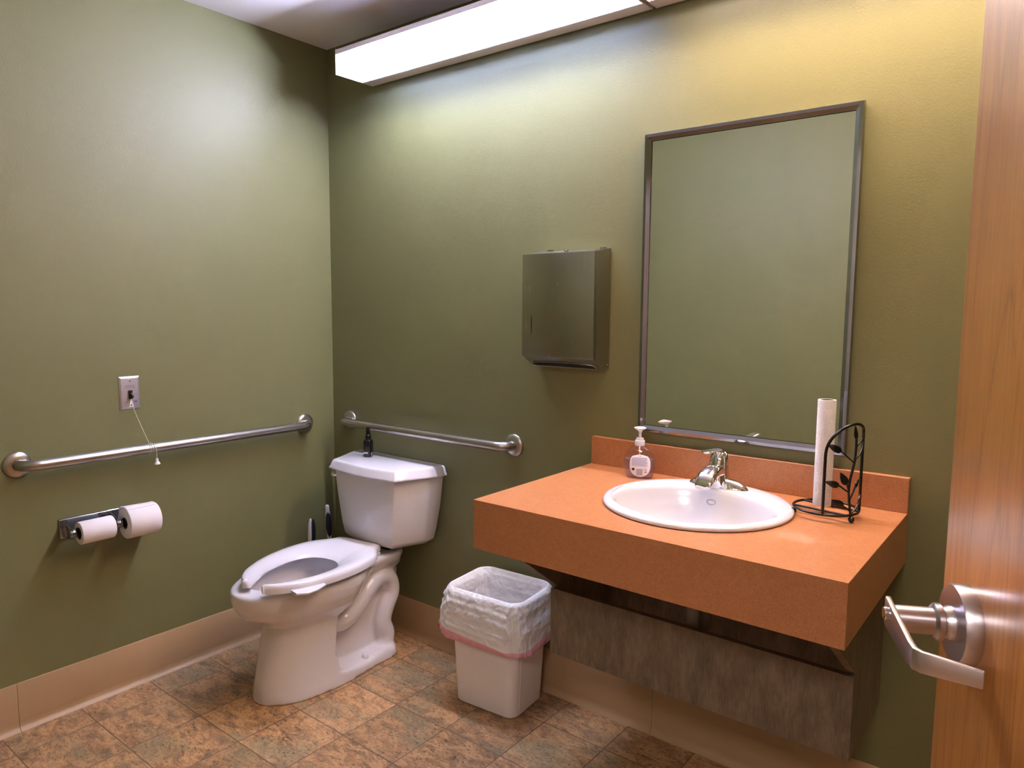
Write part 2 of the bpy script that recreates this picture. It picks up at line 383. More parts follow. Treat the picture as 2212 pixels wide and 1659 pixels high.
# cove base: L profile with flared toe
HB = 0.157
def cove(name, p0, p1, n_, seams=()):
    # profile (d from wall, z)
    prof = [(0, HB), (0.002, HB), (0.0035, HB-0.002), (0.0035, 0.030), (0.005, 0.016), (0.010, 0.007), (0.018, 0.002), (0.019, 0.0), (0, 0)]
    p0 = Vector(p0); p1 = Vector(p1); n_ = Vector(n_); d = (p1-p0).normalized(); L = (p1-p0).length
    cuts = [0]+sorted(seams)+[L]; b = MB()
    for i in range(len(cuts)-1):
        a = cuts[i]+(0.0006 if i else 0); c = cuts[i+1]-(0.0006 if i < len(cuts)-2 else 0)
        b.loft([[p0+d*t_+n_*u+Vector((0, 0, z)) for u, z in prof] for t_ in (a, c)])
    return struct(b.build(name, 'cove', smooth=50))
cove('baseboard_left', (0, YF, 0), (0, 0, 0), (1, 0, 0), (-1.27-YF,))
cove('baseboard_back', (0, 0, 0), (XR, 0, 0), (0, -1, 0), (1.60,))
cove('baseboard_right', (XR, 0, 0), (XR, YF, 0), (-1, 0, 0))
cove('baseboard_front', (DX0-0.03, YF, 0), (0, YF, 0), (0, 1, 0))
# corner caulk bead
# hall ceiling lamp (gives the hall light through the doorway)
ha = thing('ceiling_light', 'square white ceiling light of the hallway outside the doorway', 'ceiling light', (2.6, -2.9, H))
MB().box((2.25, -3.2, H-0.05), (2.95, -2.6, H)).build('frame', 'housing', ha, bevel=0.004)
MB().box((2.28, -3.17, H-0.056), (2.92, -2.63, H-0.05)).build('diffuser', 'hall_glow', ha)

# ------------------------------------------------------------------ wall light (two modules in line)
def wall_light(x0, x1, tube_m, lens_m, label, cap_left):
    yb, yf, z0, z1 = -0.006, -0.192, 2.248, 2.340; ys = -0.060; zs = 2.321
    t_ = thing('wall_light', label, 'light fixture', ((x0+x1)/2, 0, z1), 'fluorescent wall light modules')
    b = MB()
    th = 0.0015
    b.box((x0, yb, z0), (x1, yb-th, z1))            # back plate
    b.box((x0, yb, z0), (x1, ys, z0+th))            # bottom strip
    b.box((x0, yb, z1-th), (x1, yf, z1))            # top
    b.box((x0, yf+th, zs), (x1, yf, z1))            # front upper strip
    b.build('housing', 'housing', t_)
    b = MB(); b.box((x0+0.0005, yb, z0-0.001), (x0+0.004, yf-0.001, z1+0.001)); b.build('end_cap', 'housing', t_)
    b = MB(); b.box((x1-0.004, yb, z0-0.001), (x1-0.0005, yf-0.001, z1+0.001)); b.build('end_cap', 'housing', t_)
    b = MB(); a = x0+0.005; c = x1-0.005
    b.add([(a, yf+0.001, zs), (c, yf+0.001, zs), (c, yf+0.001, z0+0.001), (a, yf+0.001, z0+0.001), (a, ys, z0+0.001), (c, ys, z0+0.001)], [(0, 1, 2, 3), (3, 2, 5, 4)])
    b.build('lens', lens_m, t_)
    for yy in (-0.140,):
        tb_o = MB().tube([(x0+0.075, yy, 2.290), (x1-0.075, yy, 2.290)], 0.0127, 8).build('tube', tube_m, t_)
        MB().box((x0+0.05, yy-0.012, 2.275), (x0+0.073, yy+0.012, z1-0.002)).build('socket', 'white_pl', tb_o); MB().box((x1-0.05, yy-0.012, 2.275), (x1-0.073, yy+0.012, z1-0.002)).build('socket', 'white_pl', tb_o)
    return t_
wall_light(0.297, 1.540, 'tube_cool', 'lens_cool', 'long wall light with a cool white glowing lens near the left corner', True)
wall_light(1.552, 2.795, 'tube_warm', 'lens_warm', 'long wall light with a warm glow over the mirror, cut by the top edge', False)

# ------------------------------------------------------------------ grab bars
def grab_bar(name, label, a, b_, n_, up_):
    a = Vector(a); b_ = Vector(b_); n_ = Vector(n_); d = (b_-a).normalized()
    t_ = thing(name, label, 'grab bar', (a+b_)/2, 'stainless steel grab bars')
    rr = 0.0175; off = 0.055; br = 0.045
    pts = [a+n_*0.004, a+n_*(off-br)]
    for k in range(1, 9):
        th = k/8*pi/2; pts.append(a+n_*(off-br+br*sin(th))+d*(br-br*cos(th)))
    pts2 = [b_+n_*0.004, b_+n_*(off-br)]
    for k in range(1, 9):
        th = k/8*pi/2; pts2.append(b_+n_*(off-br+br*sin(th))-d*(br-br*cos(th)))
    m1 = MB().tube(pts+pts2[::-1], rr, 20)
    m1.build('rail', 'steel_bar', t_, smooth=60)
    for c in (a, b_):
        z = n_; x = d; y = z.cross(x)
        MB().lathe([(0.0415, 0), (0.0415, 0.003), (0.040, 0.006), (0.031, 0.0105), (0.022, 0.012), (0.0178, 0.0125), (0.0178, 0.0)], seg=36).xf(frame(c, x, y, z)).build('flange', 'steel_bar', t_, smooth=40)
    return t_
grab_bar('grab_bar', 'long stainless grab bar on the left wall, cord looped around it', (0, -1.228, 0.864), (0, -0.1555, 0.864), (1, 0, 0), None)
grab_bar('grab_bar', 'shorter stainless grab bar on the wall behind the toilet tank', (0.115, 0, 0.873), (1.026, 0, 0.873), (0, -1, 0), None)

# ------------------------------------------------------------------ emergency call switch
y0, y1, z0, z1 = -0.913, -0.843, 1.004, 1.119
em = thing('emergency_switch', 'steel emergency call switch plate on the left wall with a pull cord', 'switch', (0, (y0+y1)/2, 1.06))
def inset(y0, y1, z0, z1, d, x): return [(x, y0+d, z0+d), (x, y1-d, z0+d), (x, y1-d, z1-d), (x, y0+d, z1-d)]
MB().loft([inset(y0, y1, z0, z1, 0, 0), inset(y0, y1, z0, z1, 0, 0.001), inset(y0, y1, z0, z1, 0.0065, 0.0055)]).build('plate', 'steel_plate', em, bevel=0.0006)
yc = -0.877; px = 0.0057
TX = lambda y, z: frame((px, y, z), (0, 1, 0), (0, 0, 1), (1, 0, 0))
sw = MB().box((px-0.001, yc-0.0055, 1.040), (px+0.006, yc+0.0055, 1.071)); sw.add([(px+.005, yc-.004, 1.046), (px+.005, yc+.004, 1.046), (px+.005, yc+.004, 1.062), (px+.005, yc-.004, 1.062), (px+.022, yc-.003, 1.046), (px+.022, yc+.003, 1.046), (px+.020, yc+.003, 1.054), (px+.020, yc-.003, 1.054)], [(0, 3, 2, 1), (4, 5, 6, 7), (0, 1, 5, 4), (1, 2, 6, 5), (2, 3, 7, 6), (3, 0, 4, 7)])
sw.build('toggle', 'black_pl', em, bevel=0.0008)
for zz in (1.103, 1.0185):
    MB().lathe([(0.0032, 0), (0.0032, 0.0012), (0.002, 0.0018)], seg=14).xf(frame((px if zz > 1.1 else px+0.0015, yc+(0 if zz > 1.1 else 0.001), zz), (0, 1, 0), (0, 0, 1), (1, 0, 0))).build('screw', 'chrome', em)
for txt, sz, yy, zz, bd in (('EMERGENCY', .0052, yc, 1.0855, 0), ('PULL FOR HELP', .0052, yc, 1.0795, 0), ('RESET', .0040, yc+0.0195, 1.056, 0), ('GS', .0085, yc+0.0165, 1.0300, .0003)):
    text_mesh(txt, sz, 'blue_ink', em, TX(yy, zz), bold=bd).build('lettering', 'blue_ink', em)
MB().box((px, yc-0.021, 1.0285), (px+0.0001, yc+0.007, 1.0293)).build('printed_line', 'blue_ink', em)
tab = MB().prism([(yc-0.0055, 1.0125), (yc+0.010, 1.0125), (yc+0.0065, 1.024), (yc+0.003, 1.041), (yc-0.001, 1.041), (yc-0.003, 1.024)], px+0.0003, px+0.0015, 'x'); tab.build('cord_tab', 'white_pl', em)
cy, cz, cr = -0.845, 0.864, 0.0192
cp = [(0.012, yc+0.004, 1.0125), (0.022, yc+0.009, 0.985), (0.045, yc+0.02, 0.93), (0.066, -0.847, 0.882)]
path = smooth_path(cp, 6)
for k in range(0, 49):
    th = pi/2*0.6 - k/48*2*pi*2.35; path.append(Vector((0.055+cr*cos(th), cy-0.003+k*0.00035, cz+cr*sin(th))))
path += smooth_path([path[-1], (0.070, -0.832, 0.882), (0.077, -0.829, 0.866), (0.0775, -0.829, 0.845), (0.0775, -0.829, 0.828)], 5)[1:]
MB().tube(path, 0.0009, 6).build('cord', 'cord', em)
MB().lathe([(0.0035, 0.012), (0.0046, 0.012), (0.0052, 0.002), (0.0095, -0.004), (0.0105, -0.008), (0.0085, -0.009), (0.004, -0.0095)], c=(0.0775, -0.829, 0.818), seg=16).build('pull_knob', 'white_pl', em)

# ------------------------------------------------------------------ toilet paper holder + rolls
h = thing('toilet_paper_holder', 'polished steel double toilet paper holder on the left wall under the grab bar', 'toilet paper holder', (0, -0.97, 0.63))
MB().loft([inset(-1.124, -0.812, 0.594, 0.662, 0, 0), inset(-1.124, -0.812, 0.594, 0.662, 0, 0.004), inset(-1.124, -0.812, 0.594, 0.662, 0.003, 0.007)]).build('back_plate', 'polished', h, bevel=0.0006)
for yy in (-1.112, -0.968, -0.838):
    poly = [(0.005, 0.602), (0.005, 0.656), (0.016, 0.656), (0.066, 0.643)]+[(0.078+0.0165*cos(a), 0.627+0.0165*sin(a)) for a in [pi/2-k*pi/10 for k in range(11)]]+[(0.062, 0.606)]
    b = MB(); b.loft([[(x, yy-0.002, z) for x, z in poly], [(x, yy+0.002, z) for x, z in poly]])
    b.lathe([(0.0145, -0.009), (0.0145, 0.009)], c=(0.078, yy, 0.627), axis='y', seg=20)
    b.build('bracket', 'polished', h, bevel=0.0006, smooth=40)
for yc2 in (-1.040, -0.896):
    MB().lathe([(0.012, -0.058), (0.0165, -0.056), (0.0165, -0.050), (0.010, -0.046), (0.010, 0.046), (0.0165, 0.050), (0.0165, 0.056), (0.012, 0.058)], c=(0.078, yc2, 0.627), axis='y', seg=24).build('spindle', 'black_pl', h, smooth=40)
def roll(yc2, rad, label, flap):
    t_ = thing('toilet_paper_roll', label, 'toilet paper roll', (0.078, yc2, 0.627-rad), 'toilet paper rolls'); L = 0.052; cz = 0.627-0.0
    cz = 0.627-(0.020-0.0165)
    b = MB(); b.lathe([(0.0203, -L), (rad-0.002, -L), (rad, -L+0.003), (rad, L-0.003), (rad-0.002, L), (0.0203, L)], c=(0.078, yc2, cz), axis='y', seg=48)
    b.f = [f for f in b.f if len(f) == 4]
    if flap:
        pts = [(0.078-(rad+0.001)*sin(a), (rad+0.001)*cos(a)) for a in [R(k) for k in range(-25, 60, 8)]]
        b.loft([[(x, yc2-L, cz+z), (x, yc2+L*0.9, cz+z), (x, yc2+L*0.9, cz+z+0.001), (x, yc2-L, cz+z+0.001+0.005*(i > 6))] for i, (x, z) in enumerate(pts)])
    b.build('paper', 'paper', t_, smooth=40)
    b = MB(); b.lathe([(0.0202, -L+0.001), (0.0202, L-0.001)], c=(0.078, yc2, cz), axis='y', seg=32); b.f = [f for f in b.f if len(f) == 4]; b.lathe([(0.0192, -L+0.001), (0.0192, L-0.001)], c=(0.078, yc2, cz), axis='y', seg=32); b.f = [f for f in b.f if len(f) == 4]
    b.build('core', 'card', t_)
roll(-1.040, 0.0375, 'thinner toilet paper roll on the left side of the double holder', False)
roll(-0.896, 0.054, 'fuller toilet paper roll on the right side of the double holder', True)

# ------------------------------------------------------------------ toilet
TX0 = 0.455
tl = thing('toilet', 'white two-piece toilet with an open front seat standing in the corner', 'toilet', (TX0, -0.4, 0))
def smoothstep(a, b, x):
    u = max(0, min(1, (x-a)/(b-a))); return u*u*(3-2*u)
def lerp_table(tab, z):
    if z <= tab[0][0]: return tab[0][1:]
    for i in range(len(tab)-1):
        if tab[i][0] <= z <= tab[i+1][0]:
            u = (z-tab[i][0])/(tab[i+1][0]-tab[i][0]); return [p_*(1-u)+q*u for p_, q in zip(tab[i][1:], tab[i+1][1:])]
    return tab[-1][1:]
def section(z, yf_, yb, L, wf, wb, y1_, y2_, n=64, Lb=0.08):
    ring = []
    for k in range(n):
        a = 2*pi*k/n
        yy = (yf_+yb)/2 + (yb-yf_)/2*cos(a)
        w_ = wf + (wb-wf)*smoothstep(y1_, y2_, yy)
        s_ = yy-yf_
        if s_ < L: w_ *= max(0, 1-(1-s_/L)**2.15)**0.5
        sb = yb-yy
        if sb < Lb: w_ *= max(0, 1-(1-sb/Lb)**2.6)**0.4
        sgn = 1 if sin(a) >= 0 else -1
        if abs(sin(a)) < 1e-6: w_ = 0.0
        ring.append((TX0+sgn*w_, yy, z))
    return ring
#  z: yf, yb, L, wf, wb, y1, y2
TAB = [(0.000, -0.707, -0.118, 0.24, 0.134, 0.118, -0.40, -0.22),
       (0.030, -0.704, -0.120, 0.24, 0.132, 0.115, -0.40, -0.22),
       (0.042, -0.702, -0.124, 0.24, 0.130, 0.105, -0.43, -0.30),
       (0.050, -0.701, -0.13, 0.24, 0.129, 0.045, -0.445, -0.425),
       (0.150, -0.682, -0.13, 0.24, 0.124, 0.040, -0.445, -0.425),
       (0.235, -0.665, -0.12, 0.24, 0.120, 0.040, -0.440, -0.420),
       (0.262, -0.658, -0.12, 0.24, 0.122, 0.045, -0.435, -0.400),
       (0.285, -0.690, -0.11, 0.26, 0.140, 0.050, -0.42, -0.28),
       (0.315, -0.742, -0.10, 0.30, 0.163, 0.060, -0.42, -0.24),
       (0.350, -0.766, -0.06, 0.33, 0.179, 0.075, -0.42, -0.23),
       (0.378, -0.773, -0.075, 0.34, 0.184, 0.098, -0.40, -0.23),
       (0.398, -0.774, -0.07, 0.34, 0.184, 0.105, -0.40, -0.24),
       (0.408, -0.769, -0.07, 0.34, 0.180, 0.104, -0.40, -0.24),
       (0.412, -0.761, -0.07, 0.33, 0.174, 0.101, -0.40, -0.24)]
zs_ = [0, .01, .02, .03, .036, .042, .05, .06, .09, .12, .15, .18, .21, .235, .25, .262, .272, .285, .30, .315, .332, .35, .365, .378, .39, .398, .404, .408, .412]
rings = [section(z, *lerp_table(TAB, z)) for z in zs_]
bowl = MB().loft(rings)
# trapway relief
for sgn in (-1, 1):
    pth = smooth_path([(TX0+sgn*0.052, -0.455, 0.215), (TX0+sgn*0.062, -0.385, 0.205), (TX0+sgn*0.064, -0.325, 0.235), (TX0+sgn*0.060, -0.27, 0.285), (TX0+sgn*0.052, -0.205, 0.318), (TX0+sgn*0.048, -0.150, 0.295), (TX0+sgn*0.048, -0.135, 0.24), (TX0+sgn*0.05, -0.165, 0.185), (TX0+sgn*0.05, -0.18, 0.13), (TX0+sgn*0.055, -0.165, 0.07), (TX0+sgn*0.055, -0.19, 0.02)], 6)
    bowl.tube(pth, [(0.036+0.006*sin(i/len(pth)*pi)) for i in range(len(pth))], 14)
# back neck under the tank
bowl.lathe([(0.05, 0.20), (0.05, 0.30), (0.055, 0.36), (0.065, 0.40)], c=(TX0, -0.115, 0), seg=24, sy=0.9)
bo = bowl.build('bowl', 'ceramic', tl)
md = bo.modifiers.new('r', 'REMESH'); md.mode = 'VOXEL'; md.voxel_size = 0.0055
# hollow basin (boolean after fusing)
cut = MB()
def egg(yf_, yb, w_, z, n=48, p_=1.0):
    out = []
    for k in range(n):
        a = 2*pi*k/n; yy = (yf_+yb)/2+(yb-yf_)/2*cos(a)
        out.append((TX0+w_*sin(a)*(1+0.12*cos(a)), yy, z))
    return out
cut.loft([egg(-0.56, -0.42, 0.05, 0.20), egg(-0.60, -0.38, 0.080, 0.25), egg(-0.665, -0.345, 0.110, 0.32), egg(-0.715, -0.325, 0.132, 0.375), egg(-0.708, -0.33, 0.126, 0.40), egg(-0.705, -0.332, 0.124, 0.43)])
co = cut.build('cut', 'ceramic')
md = bo.modifiers.new('b', 'BOOLEAN'); md.operation = 'DIFFERENCE'; md.object = co; md.solver = 'EXACT'
md = bo.modifiers.new('s', 'SMOOTH'); md.iterations = 6; md.factor = 0.5
bake(bo); bpy.data.objects.remove(co); bo.data.materials.clear(); bo.data.materials.append(MT['ceramic'])
b = MB(); b.loft([egg(-0.592, -0.39, 0.076, 0.243), egg(-0.592, -0.39, 0.076, 0.2445)]); b.build('water', 'water', tl)
for sgn in (-1, 1):
    MB().lathe([(0.013, 0), (0.013, 0.008), (0.0115, 0.016), (0.007, 0.021), (0.001, 0.023)], c=(TX0+sgn*0.098, -0.305, 0.036), seg=20).build('bolt_cap', 'seatp', tl, smooth=60)
# tank: plan outline by height
def tank_ring(z, xb, xf, yb, yf_, bow):
    pts = [(-xb, yb), (xb, yb), (xb+0.0, yb-0.03)]
    c = []
    for k in range(0, 6): # right side to front corner
        u = k/5; c.append((xb+(xf-xb)*u, yb-0.035+(yf_-yb+0.035)*u))
    for k in range(1, 12):
        u = k/12; c.append((xf-2*xf*u, yf_-bow*sin(pi*u)))
    for k in range(0, 6):
        u = k/5; c.append((-xf-(xb-xf)*u, yf_+(yb-0.035-yf_)*u))
    pts = [(-xb, yb), (0, yb), (xb, yb)]+c
    return [(TX0-0.007+x, y, z) for x, y in pts]
rg = []
for z, xb, xf, yf_, bow in ((0.432, 0.150, 0.112, -0.170, 0.008), (0.438, 0.176, 0.128, -0.186, 0.010), (0.455, 0.198, 0.143, -0.196, 0.012), (0.50, 0.212, 0.150, -0.201, 0.014), (0.60, 0.234, 0.164, -0.207, 0.016), (0.72, 0.250, 0.176, -0.212, 0.018)):
    rg.append(tank_ring(z, xb, xf, -0.022, yf_, bow))
tank = MB().loft(rg).build('tank', 'ceramic', tl, bevel=0.006, seg=3, smooth=50)
rg = []
for z, s_ in ((0.716, 0.010), (0.718, 0.014), (0.724, 0.013), (0.730, 0.009), (0.747, 0.004), (0.754, -0.001), (0.757, -0.010)):
    rg.append(tank_ring(z, 0.248+s_, 0.180+s_, -0.016+(min(s_, 0.0)), -0.214-s_*1.0, 0.022))
MB().loft(rg).build('tank_lid', 'ceramic', tl, bevel=0.0025, seg=2, smooth=50)
b = MB(); b.lathe([(0.010, 0), (0.010, -0.012)], c=(0.275, -0.185, 0.690), axis='y', seg=16)
b.tube([(0.277, -0.205, 0.690), (0.274, -0.216, 0.690), (0.259, -0.216, 0.688)], [0.006, 0.006, 0.007], 10)
b.build('flush_lever', 'chrome', tank, smooth=60)
# gasket / coupling between tank and bowl
MB().prism([(TX0-0.06, -0.15), (TX0+0.06, -0.15), (TX0+0.06, -0.07), (TX0-0.06, -0.07)], 0.408, 0.434).build('tank_gasket', 'black_pl', tl, bevel=0.003)
for sgn in (-1, 1):
    MB().lathe([(0.005, 0.385), (0.005, 0.40), (0.009, 0.401), (0.009, 0.408)], c=(TX0+sgn*0.086, -0.135, 0), seg=12).build('tank_bolt', 'black_pl', tl)
# seat
SO = [(-0.218, .098), (-0.235, .102), (-0.255, .113), (-0.28, .134), (-0.31, .156), (-0.345, .172), (-0.40, .182), (-0.46, .184), (-0.52, .179), (-0.58, .166), (-0.63, .148), (-0.67, .130), (-0.705, .104), (-0.73, .078), (-0.745, .052)]
SI = [(-0.400, .0), (-0.400, .015), (-0.402, .03), (-0.408, .047), (-0.418, .064), (-0.432, .078), (-0.455, .092), (-0.49, .101), (-0.53, .103), (-0.57, .100), (-0.61, .092), (-0.64, .078), (-0.67, .062), (-0.70, .046), (-0.730, .030)]
def resamp(pl, n):
    P_ = [Vector((x, y, 0)) for y, x in pl]; P_ = smooth_path(P_, 6); d = [0]
    for i in range(1, len(P_)): d.append(d[-1]+(P_[i]-P_[i-1]).length)
    out = []
    for k in range(n):
        t_ = d[-1]*k/(n-1); i = 0
        while i < len(d)-2 and d[i+1] < t_: i += 1
        u = (t_-d[i])/max(1e-9, d[i+1]-d[i]); out.append(P_[i].lerp(P_[i+1], max(0, min(1, u))))
    return out
N = 44
O1 = resamp([(-0.212, 0.0), (-0.212, 0.05), (-0.212, 0.09)], 8)[:-1]+resamp(SO, N-7); I1 = resamp(SI, N)
rgs = []
def ring_at(o_, i_, end=0.0):
    cs = [(0.0, -0.012), (0.0, 0.004), (0.04, 0.013), (0.12, 0.0175), (0.35, 0.019), (0.6, 0.016), (0.82, 0.007), (0.96, -0.002), (1.0, -0.008), (0.96, -0.012)]
    return [(o_.x*(1-u)+i_.x*u, o_.y*(1-u)+i_.y*u, 0.433+h_) for u, h_ in cs]
side = [ring_at(o_, i_) for o_, i_ in zip(O1, I1)]
full = [[(-x, y, z) for x, y, z in r_] for r_ in side[::-1][:-1]] + side
# shrink end rings for rounded tips
seat = MB()
def endcap(r_, dirx):
    cx = sum(p_[0] for p_ in r_)/len(r_); cy_ = sum(p_[1] for p_ in r_)/len(r_); cz_ = sum(p_[2] for p_ in r_)/len(r_)
    k_, o_ = {1: (0.97, 0.004), 2: (0.86, 0.008), 3: (0.6, 0.0105)}[dirx]
    return [(cx+(x-cx)*k_, cy_+(y-cy_)*k_-o_, cz_+(z-cz_)*k_) for x, y, z in r_]
full = [endcap(full[0], q) for q in (3, 2, 1)]+full+[endcap(full[-1], q) for q in (1, 2, 3)]
seat.loft(full)
# side finger tab on the right edge
tabp = [(0.140, -0.655), (0.172, -0.625), (0.170, -0.575), (0.16, -0.57), (0.12, -0.66)]
seat.loft([[(x*k, y, z) for x, y in [(0.110, -0.690), (0.150, -0.700), (0.178, -0.672), (0.182, -0.635), (0.172, -0.590), (0.150, -0.60)]] for k, z in ((0.97, 0.420), (1.0, 0.423), (1.0, 0.427), (0.97, 0.430))])
SA = R(8.5); Ms = Matrix.Translation((0.432, -0.212, 0.005)) @ Matrix.Rotation(SA, 4, 'Z') @ Matrix.Translation((0, 0.215, 0))
so = seat.xf(Ms).build('seat', 'seatp', tl, smooth=50)
for sgn in (-1, 1):
    MB().box((0.445+sgn*0.07-0.02, -0.235, 0.411), (0.445+sgn*0.07+0.02, -0.205, 0.424)).build('hinge', 'seatp', so, bevel=0.004)

# ------------------------------------------------------------------ spray bottle on the tank
sp_ = thing('spray_bottle', 'small black spray bottle standing on the toilet tank lid', 'spray bottle', (0.350, -0.102, 0.757))
b = MB()
def sq(r_, z, n=4, c=(0.350, -0.102), ang=R(25), k=0.25, N_=24):
    out = []
    for j in range(N_):
        a = 2*pi*j/N_; x = cos(a); y = sin(a); e = 2/5
        xx = abs(x)**e*(1 if x > 0 else -1)*r_; yy = abs(y)**e*(1 if y > 0 else -1)*r_
        out.append((c[0]+xx*cos(ang)-yy*sin(ang), c[1]+xx*sin(ang)+yy*cos(ang), z))
    return out
b.loft([sq(0.015, 0.7572), sq(0.0165, 0.759), sq(0.0165, 0.820), sq(0.0155, 0.825), sq(0.011, 0.829), sq(0.008, 0.830), sq(0.008, 0.834)])
sbd = b.build('body', 'black_pl', sp_, smooth=40)
b = MB(); b.lathe([(0.0115, 0.830), (0.0118, 0.831), (0.0118, 0.846), (0.0105, 0.848), (0.0092, 0.8485), (0.0090, 0.856), (0.0082, 0.863), (0.0074, 0.876), (0.0066, 0.878), (0.001, 0.878)], c=(0.350, -0.102, 0), seg=20)
b.build('sprayer', 'black_pl', sp_, smooth=40)
# faces toward camera-left (label) and camera-right (barcode)
na = R(25)-pi/2; nx = Vector((cos(na), sin(na), 0)); tx = Vector((-nx.y, nx.x, 0))
c0 = Vector((0.350, -0.102, 0))
lt = text_mesh('poo', 0.0125, 'white_ink', sp_, frame(c0+nx*0.0168+Vector((0, 0, 0.776))-tx*0.004, tx, (0, 0, 1), nx), bold=0.0003)
n2_ = Vector((cos(na+pi/2), sin(na+pi/2), 0)); t2_ = Vector((-n2_.y, n2_.x, 0))
for k in range(9):
    wd = (0.0007, 0.0003, 0.0005)[k % 3]; zz = 0.766+k*0.0013
    P0 = c0+n2_*0.0167-t2_*0.007; lt.add([P0+Vector((0, 0, zz)), P0+t2_*0.006+Vector((0, 0, zz)), P0+t2_*0.006+Vector((0, 0, zz+wd+.0002)), P0+Vector((0, 0, zz+wd+.0002))], [(0, 1, 2, 3)])
lt.build('lettering', 'white_ink', sbd)

# ------------------------------------------------------------------ brush and plunger handles behind the toilet
tb = thing('toilet_brush', 'toilet brush with a white and navy handle in its caddy, nearer the left wall', 'toilet brush', (0.095, -0.205, 0))
MB().lathe([(0.042, 0.0), (0.044, 0.01), (0.040, 0.06), (0.038, 0.13), (0.036, 0.13), (0.034, 0.02), (0.001, 0.018)], c=(0.095, -0.205, 0), seg=24).build('caddy', 'white_pl', tb, smooth=50)
MB().lathe([(0.001, 0.022), (0.024, 0.03), (0.028, 0.06), (0.024, 0.10), (0.01, 0.115)], c=(0.095, -0.205, 0), seg=20).build('bristles', 'white_pl', tb)
hp = [(0.095, -0.205, 0.11), (0.095, -0.204, 0.24), (0.094, -0.203, 0.30), (0.093, -0.202, 0.34), (0.092, -0.200, 0.38), (0.092, -0.199, 0.41), (0.092, -0.199, 0.44), (0.092, -0.199, 0.458), (0.092, -0.199, 0.468), (0.092, -0.199, 0.471)]
cd = Vector((cos(R(-50)), sin(R(-50)), 0)); cs_ = Vector((-cd.y, cd.x, 0))  # cs_ = screen-right
def grip(pts, wid, dep, off, name, m, par):
    rings = []
    for p_, a, d_ in zip(pts, wid, dep):
        p_ = Vector(p_)+cs_*off
        rings.append([p_+cs_*a*cos(2*pi*j/18)+cd*d_*sin(2*pi*j/18) for j in range(18)])
    return MB().loft(rings).build(name, m, par, smooth=60)
grip(hp, [.004, .004, .006, .0095, .0115, .0115, .010, .007, .004, .001], [.005, .005, .008, .011, .012, .012, .011, .008, .005, .001], -0.004, 'handle', 'white_pl', tb)
grip(hp[2:-1], [.004, .007, .009, .010, .009, .006, .002], [.006, .009, .011, .011, .010, .008, .004], 0.0065, 'grip', 'navy', tb)
pl = thing('toilet_plunger', 'plunger with a white handle and navy grip standing in the corner behind the toilet', 'plunger', (0.105, -0.115, 0))
MB().lathe([(0.040, 0.0), (0.043, 0.012), (0.042, 0.04), (0.036, 0.075), (0.03, 0.10), (0.018, 0.105), (0.016, 0.13), (0.001, 0.131)], c=(0.105, -0.115, 0), seg=24).build('cup', 'navy', pl, smooth=50)
hp = [(0.105, -0.115, 0.12), (0.104, -0.115, 0.30), (0.103, -0.115, 0.36), (0.101, -0.116, 0.39), (0.099, -0.117, 0.43), (0.097, -0.117, 0.465), (0.096, -0.118, 0.49), (0.095, -0.118, 0.505), (0.094, -0.118, 0.512), (0.094, -0.118, 0.514)]
grip(hp, [.008, .008, .009, .011, .0125, .011, .009, .0085, .0065, .001], [.008, .008, .009, .010, .011, .010, .008, .008, .006, .001], 0, 'handle', 'white_pl', pl)
gp = [(0.1035, -0.1145, 0.372), (0.1015, -0.1145, 0.385), (0.0995, -0.1155, 0.41), (0.098, -0.1155, 0.44), (0.0965, -0.116, 0.465), (0.0955, -0.1165, 0.482), (0.095, -0.1165, 0.490)]
gp = [Vector(p_)+cd*0.003 for p_ in gp]
grip(gp, [.002, .0095, .0125, .0125, .0105, .006, .001], [.006, .0105, .0125, .0125, .011, .007, .002], 0.0012, 'grip', 'navy', pl)

# ------------------------------------------------------------------ waste bin with liner
bn = thing('waste_bin', 'white rectangular waste bin standing on the floor between toilet and vanity', 'waste bin', (1.08, -0.148, 0))
BA = R(4.5)
def rrect(cx, cy_, hx, hy, r_, z, n=8, ang=BA):
    out = []
    for qx, qy, a0 in ((1, 1, 0), (-1, 1, pi/2), (-1, -1, pi), (1, -1, 3*pi/2)):
        for k in range(n):
            a = a0+pi/2*k/(n-1); out.append((qx*(hx-r_)+r_*cos(a), qy*(hy-r_)+r_*sin(a)))
    return [(cx+x*cos(ang)-y*sin(ang), cy_+x*sin(ang)+y*cos(ang), z) for x, y in out]
bc = (1.083, -0.150)
b = MB()
b.loft([rrect(*bc, .118, .092, .03, 0.0), rrect(*bc, .1245, .0975, .035, 0.006), rrect(*bc, .143, .107, .034, 0.385), rrect(*bc, .150, .113, .036, 0.390), rrect(*bc, .150, .113, .036, 0.402), rrect(*bc, .143, .107, .034, 0.403), rrect(*bc, .121, .094, .031, 0.010)], cap1=True)
b.build('body', 'binp', bn, smooth=40)
# faint vertical rib on right face
Mb = Matrix.Translation((bc[0], bc[1], 0)) @ Matrix.Rotation(BA, 4, 'Z')
b = MB(); b.loft([[(.1235, -.064, .015), (.1262, -.064, .015), (.1262, -.060, .015), (.1235, -.060, .015)], [(.141, -.070, .38), (.1442, -.070, .38), (.1442, -.066, .38), (.141, -.066, .38)]]); b.xf(Mb); b.build('rib', 'binp', bn)
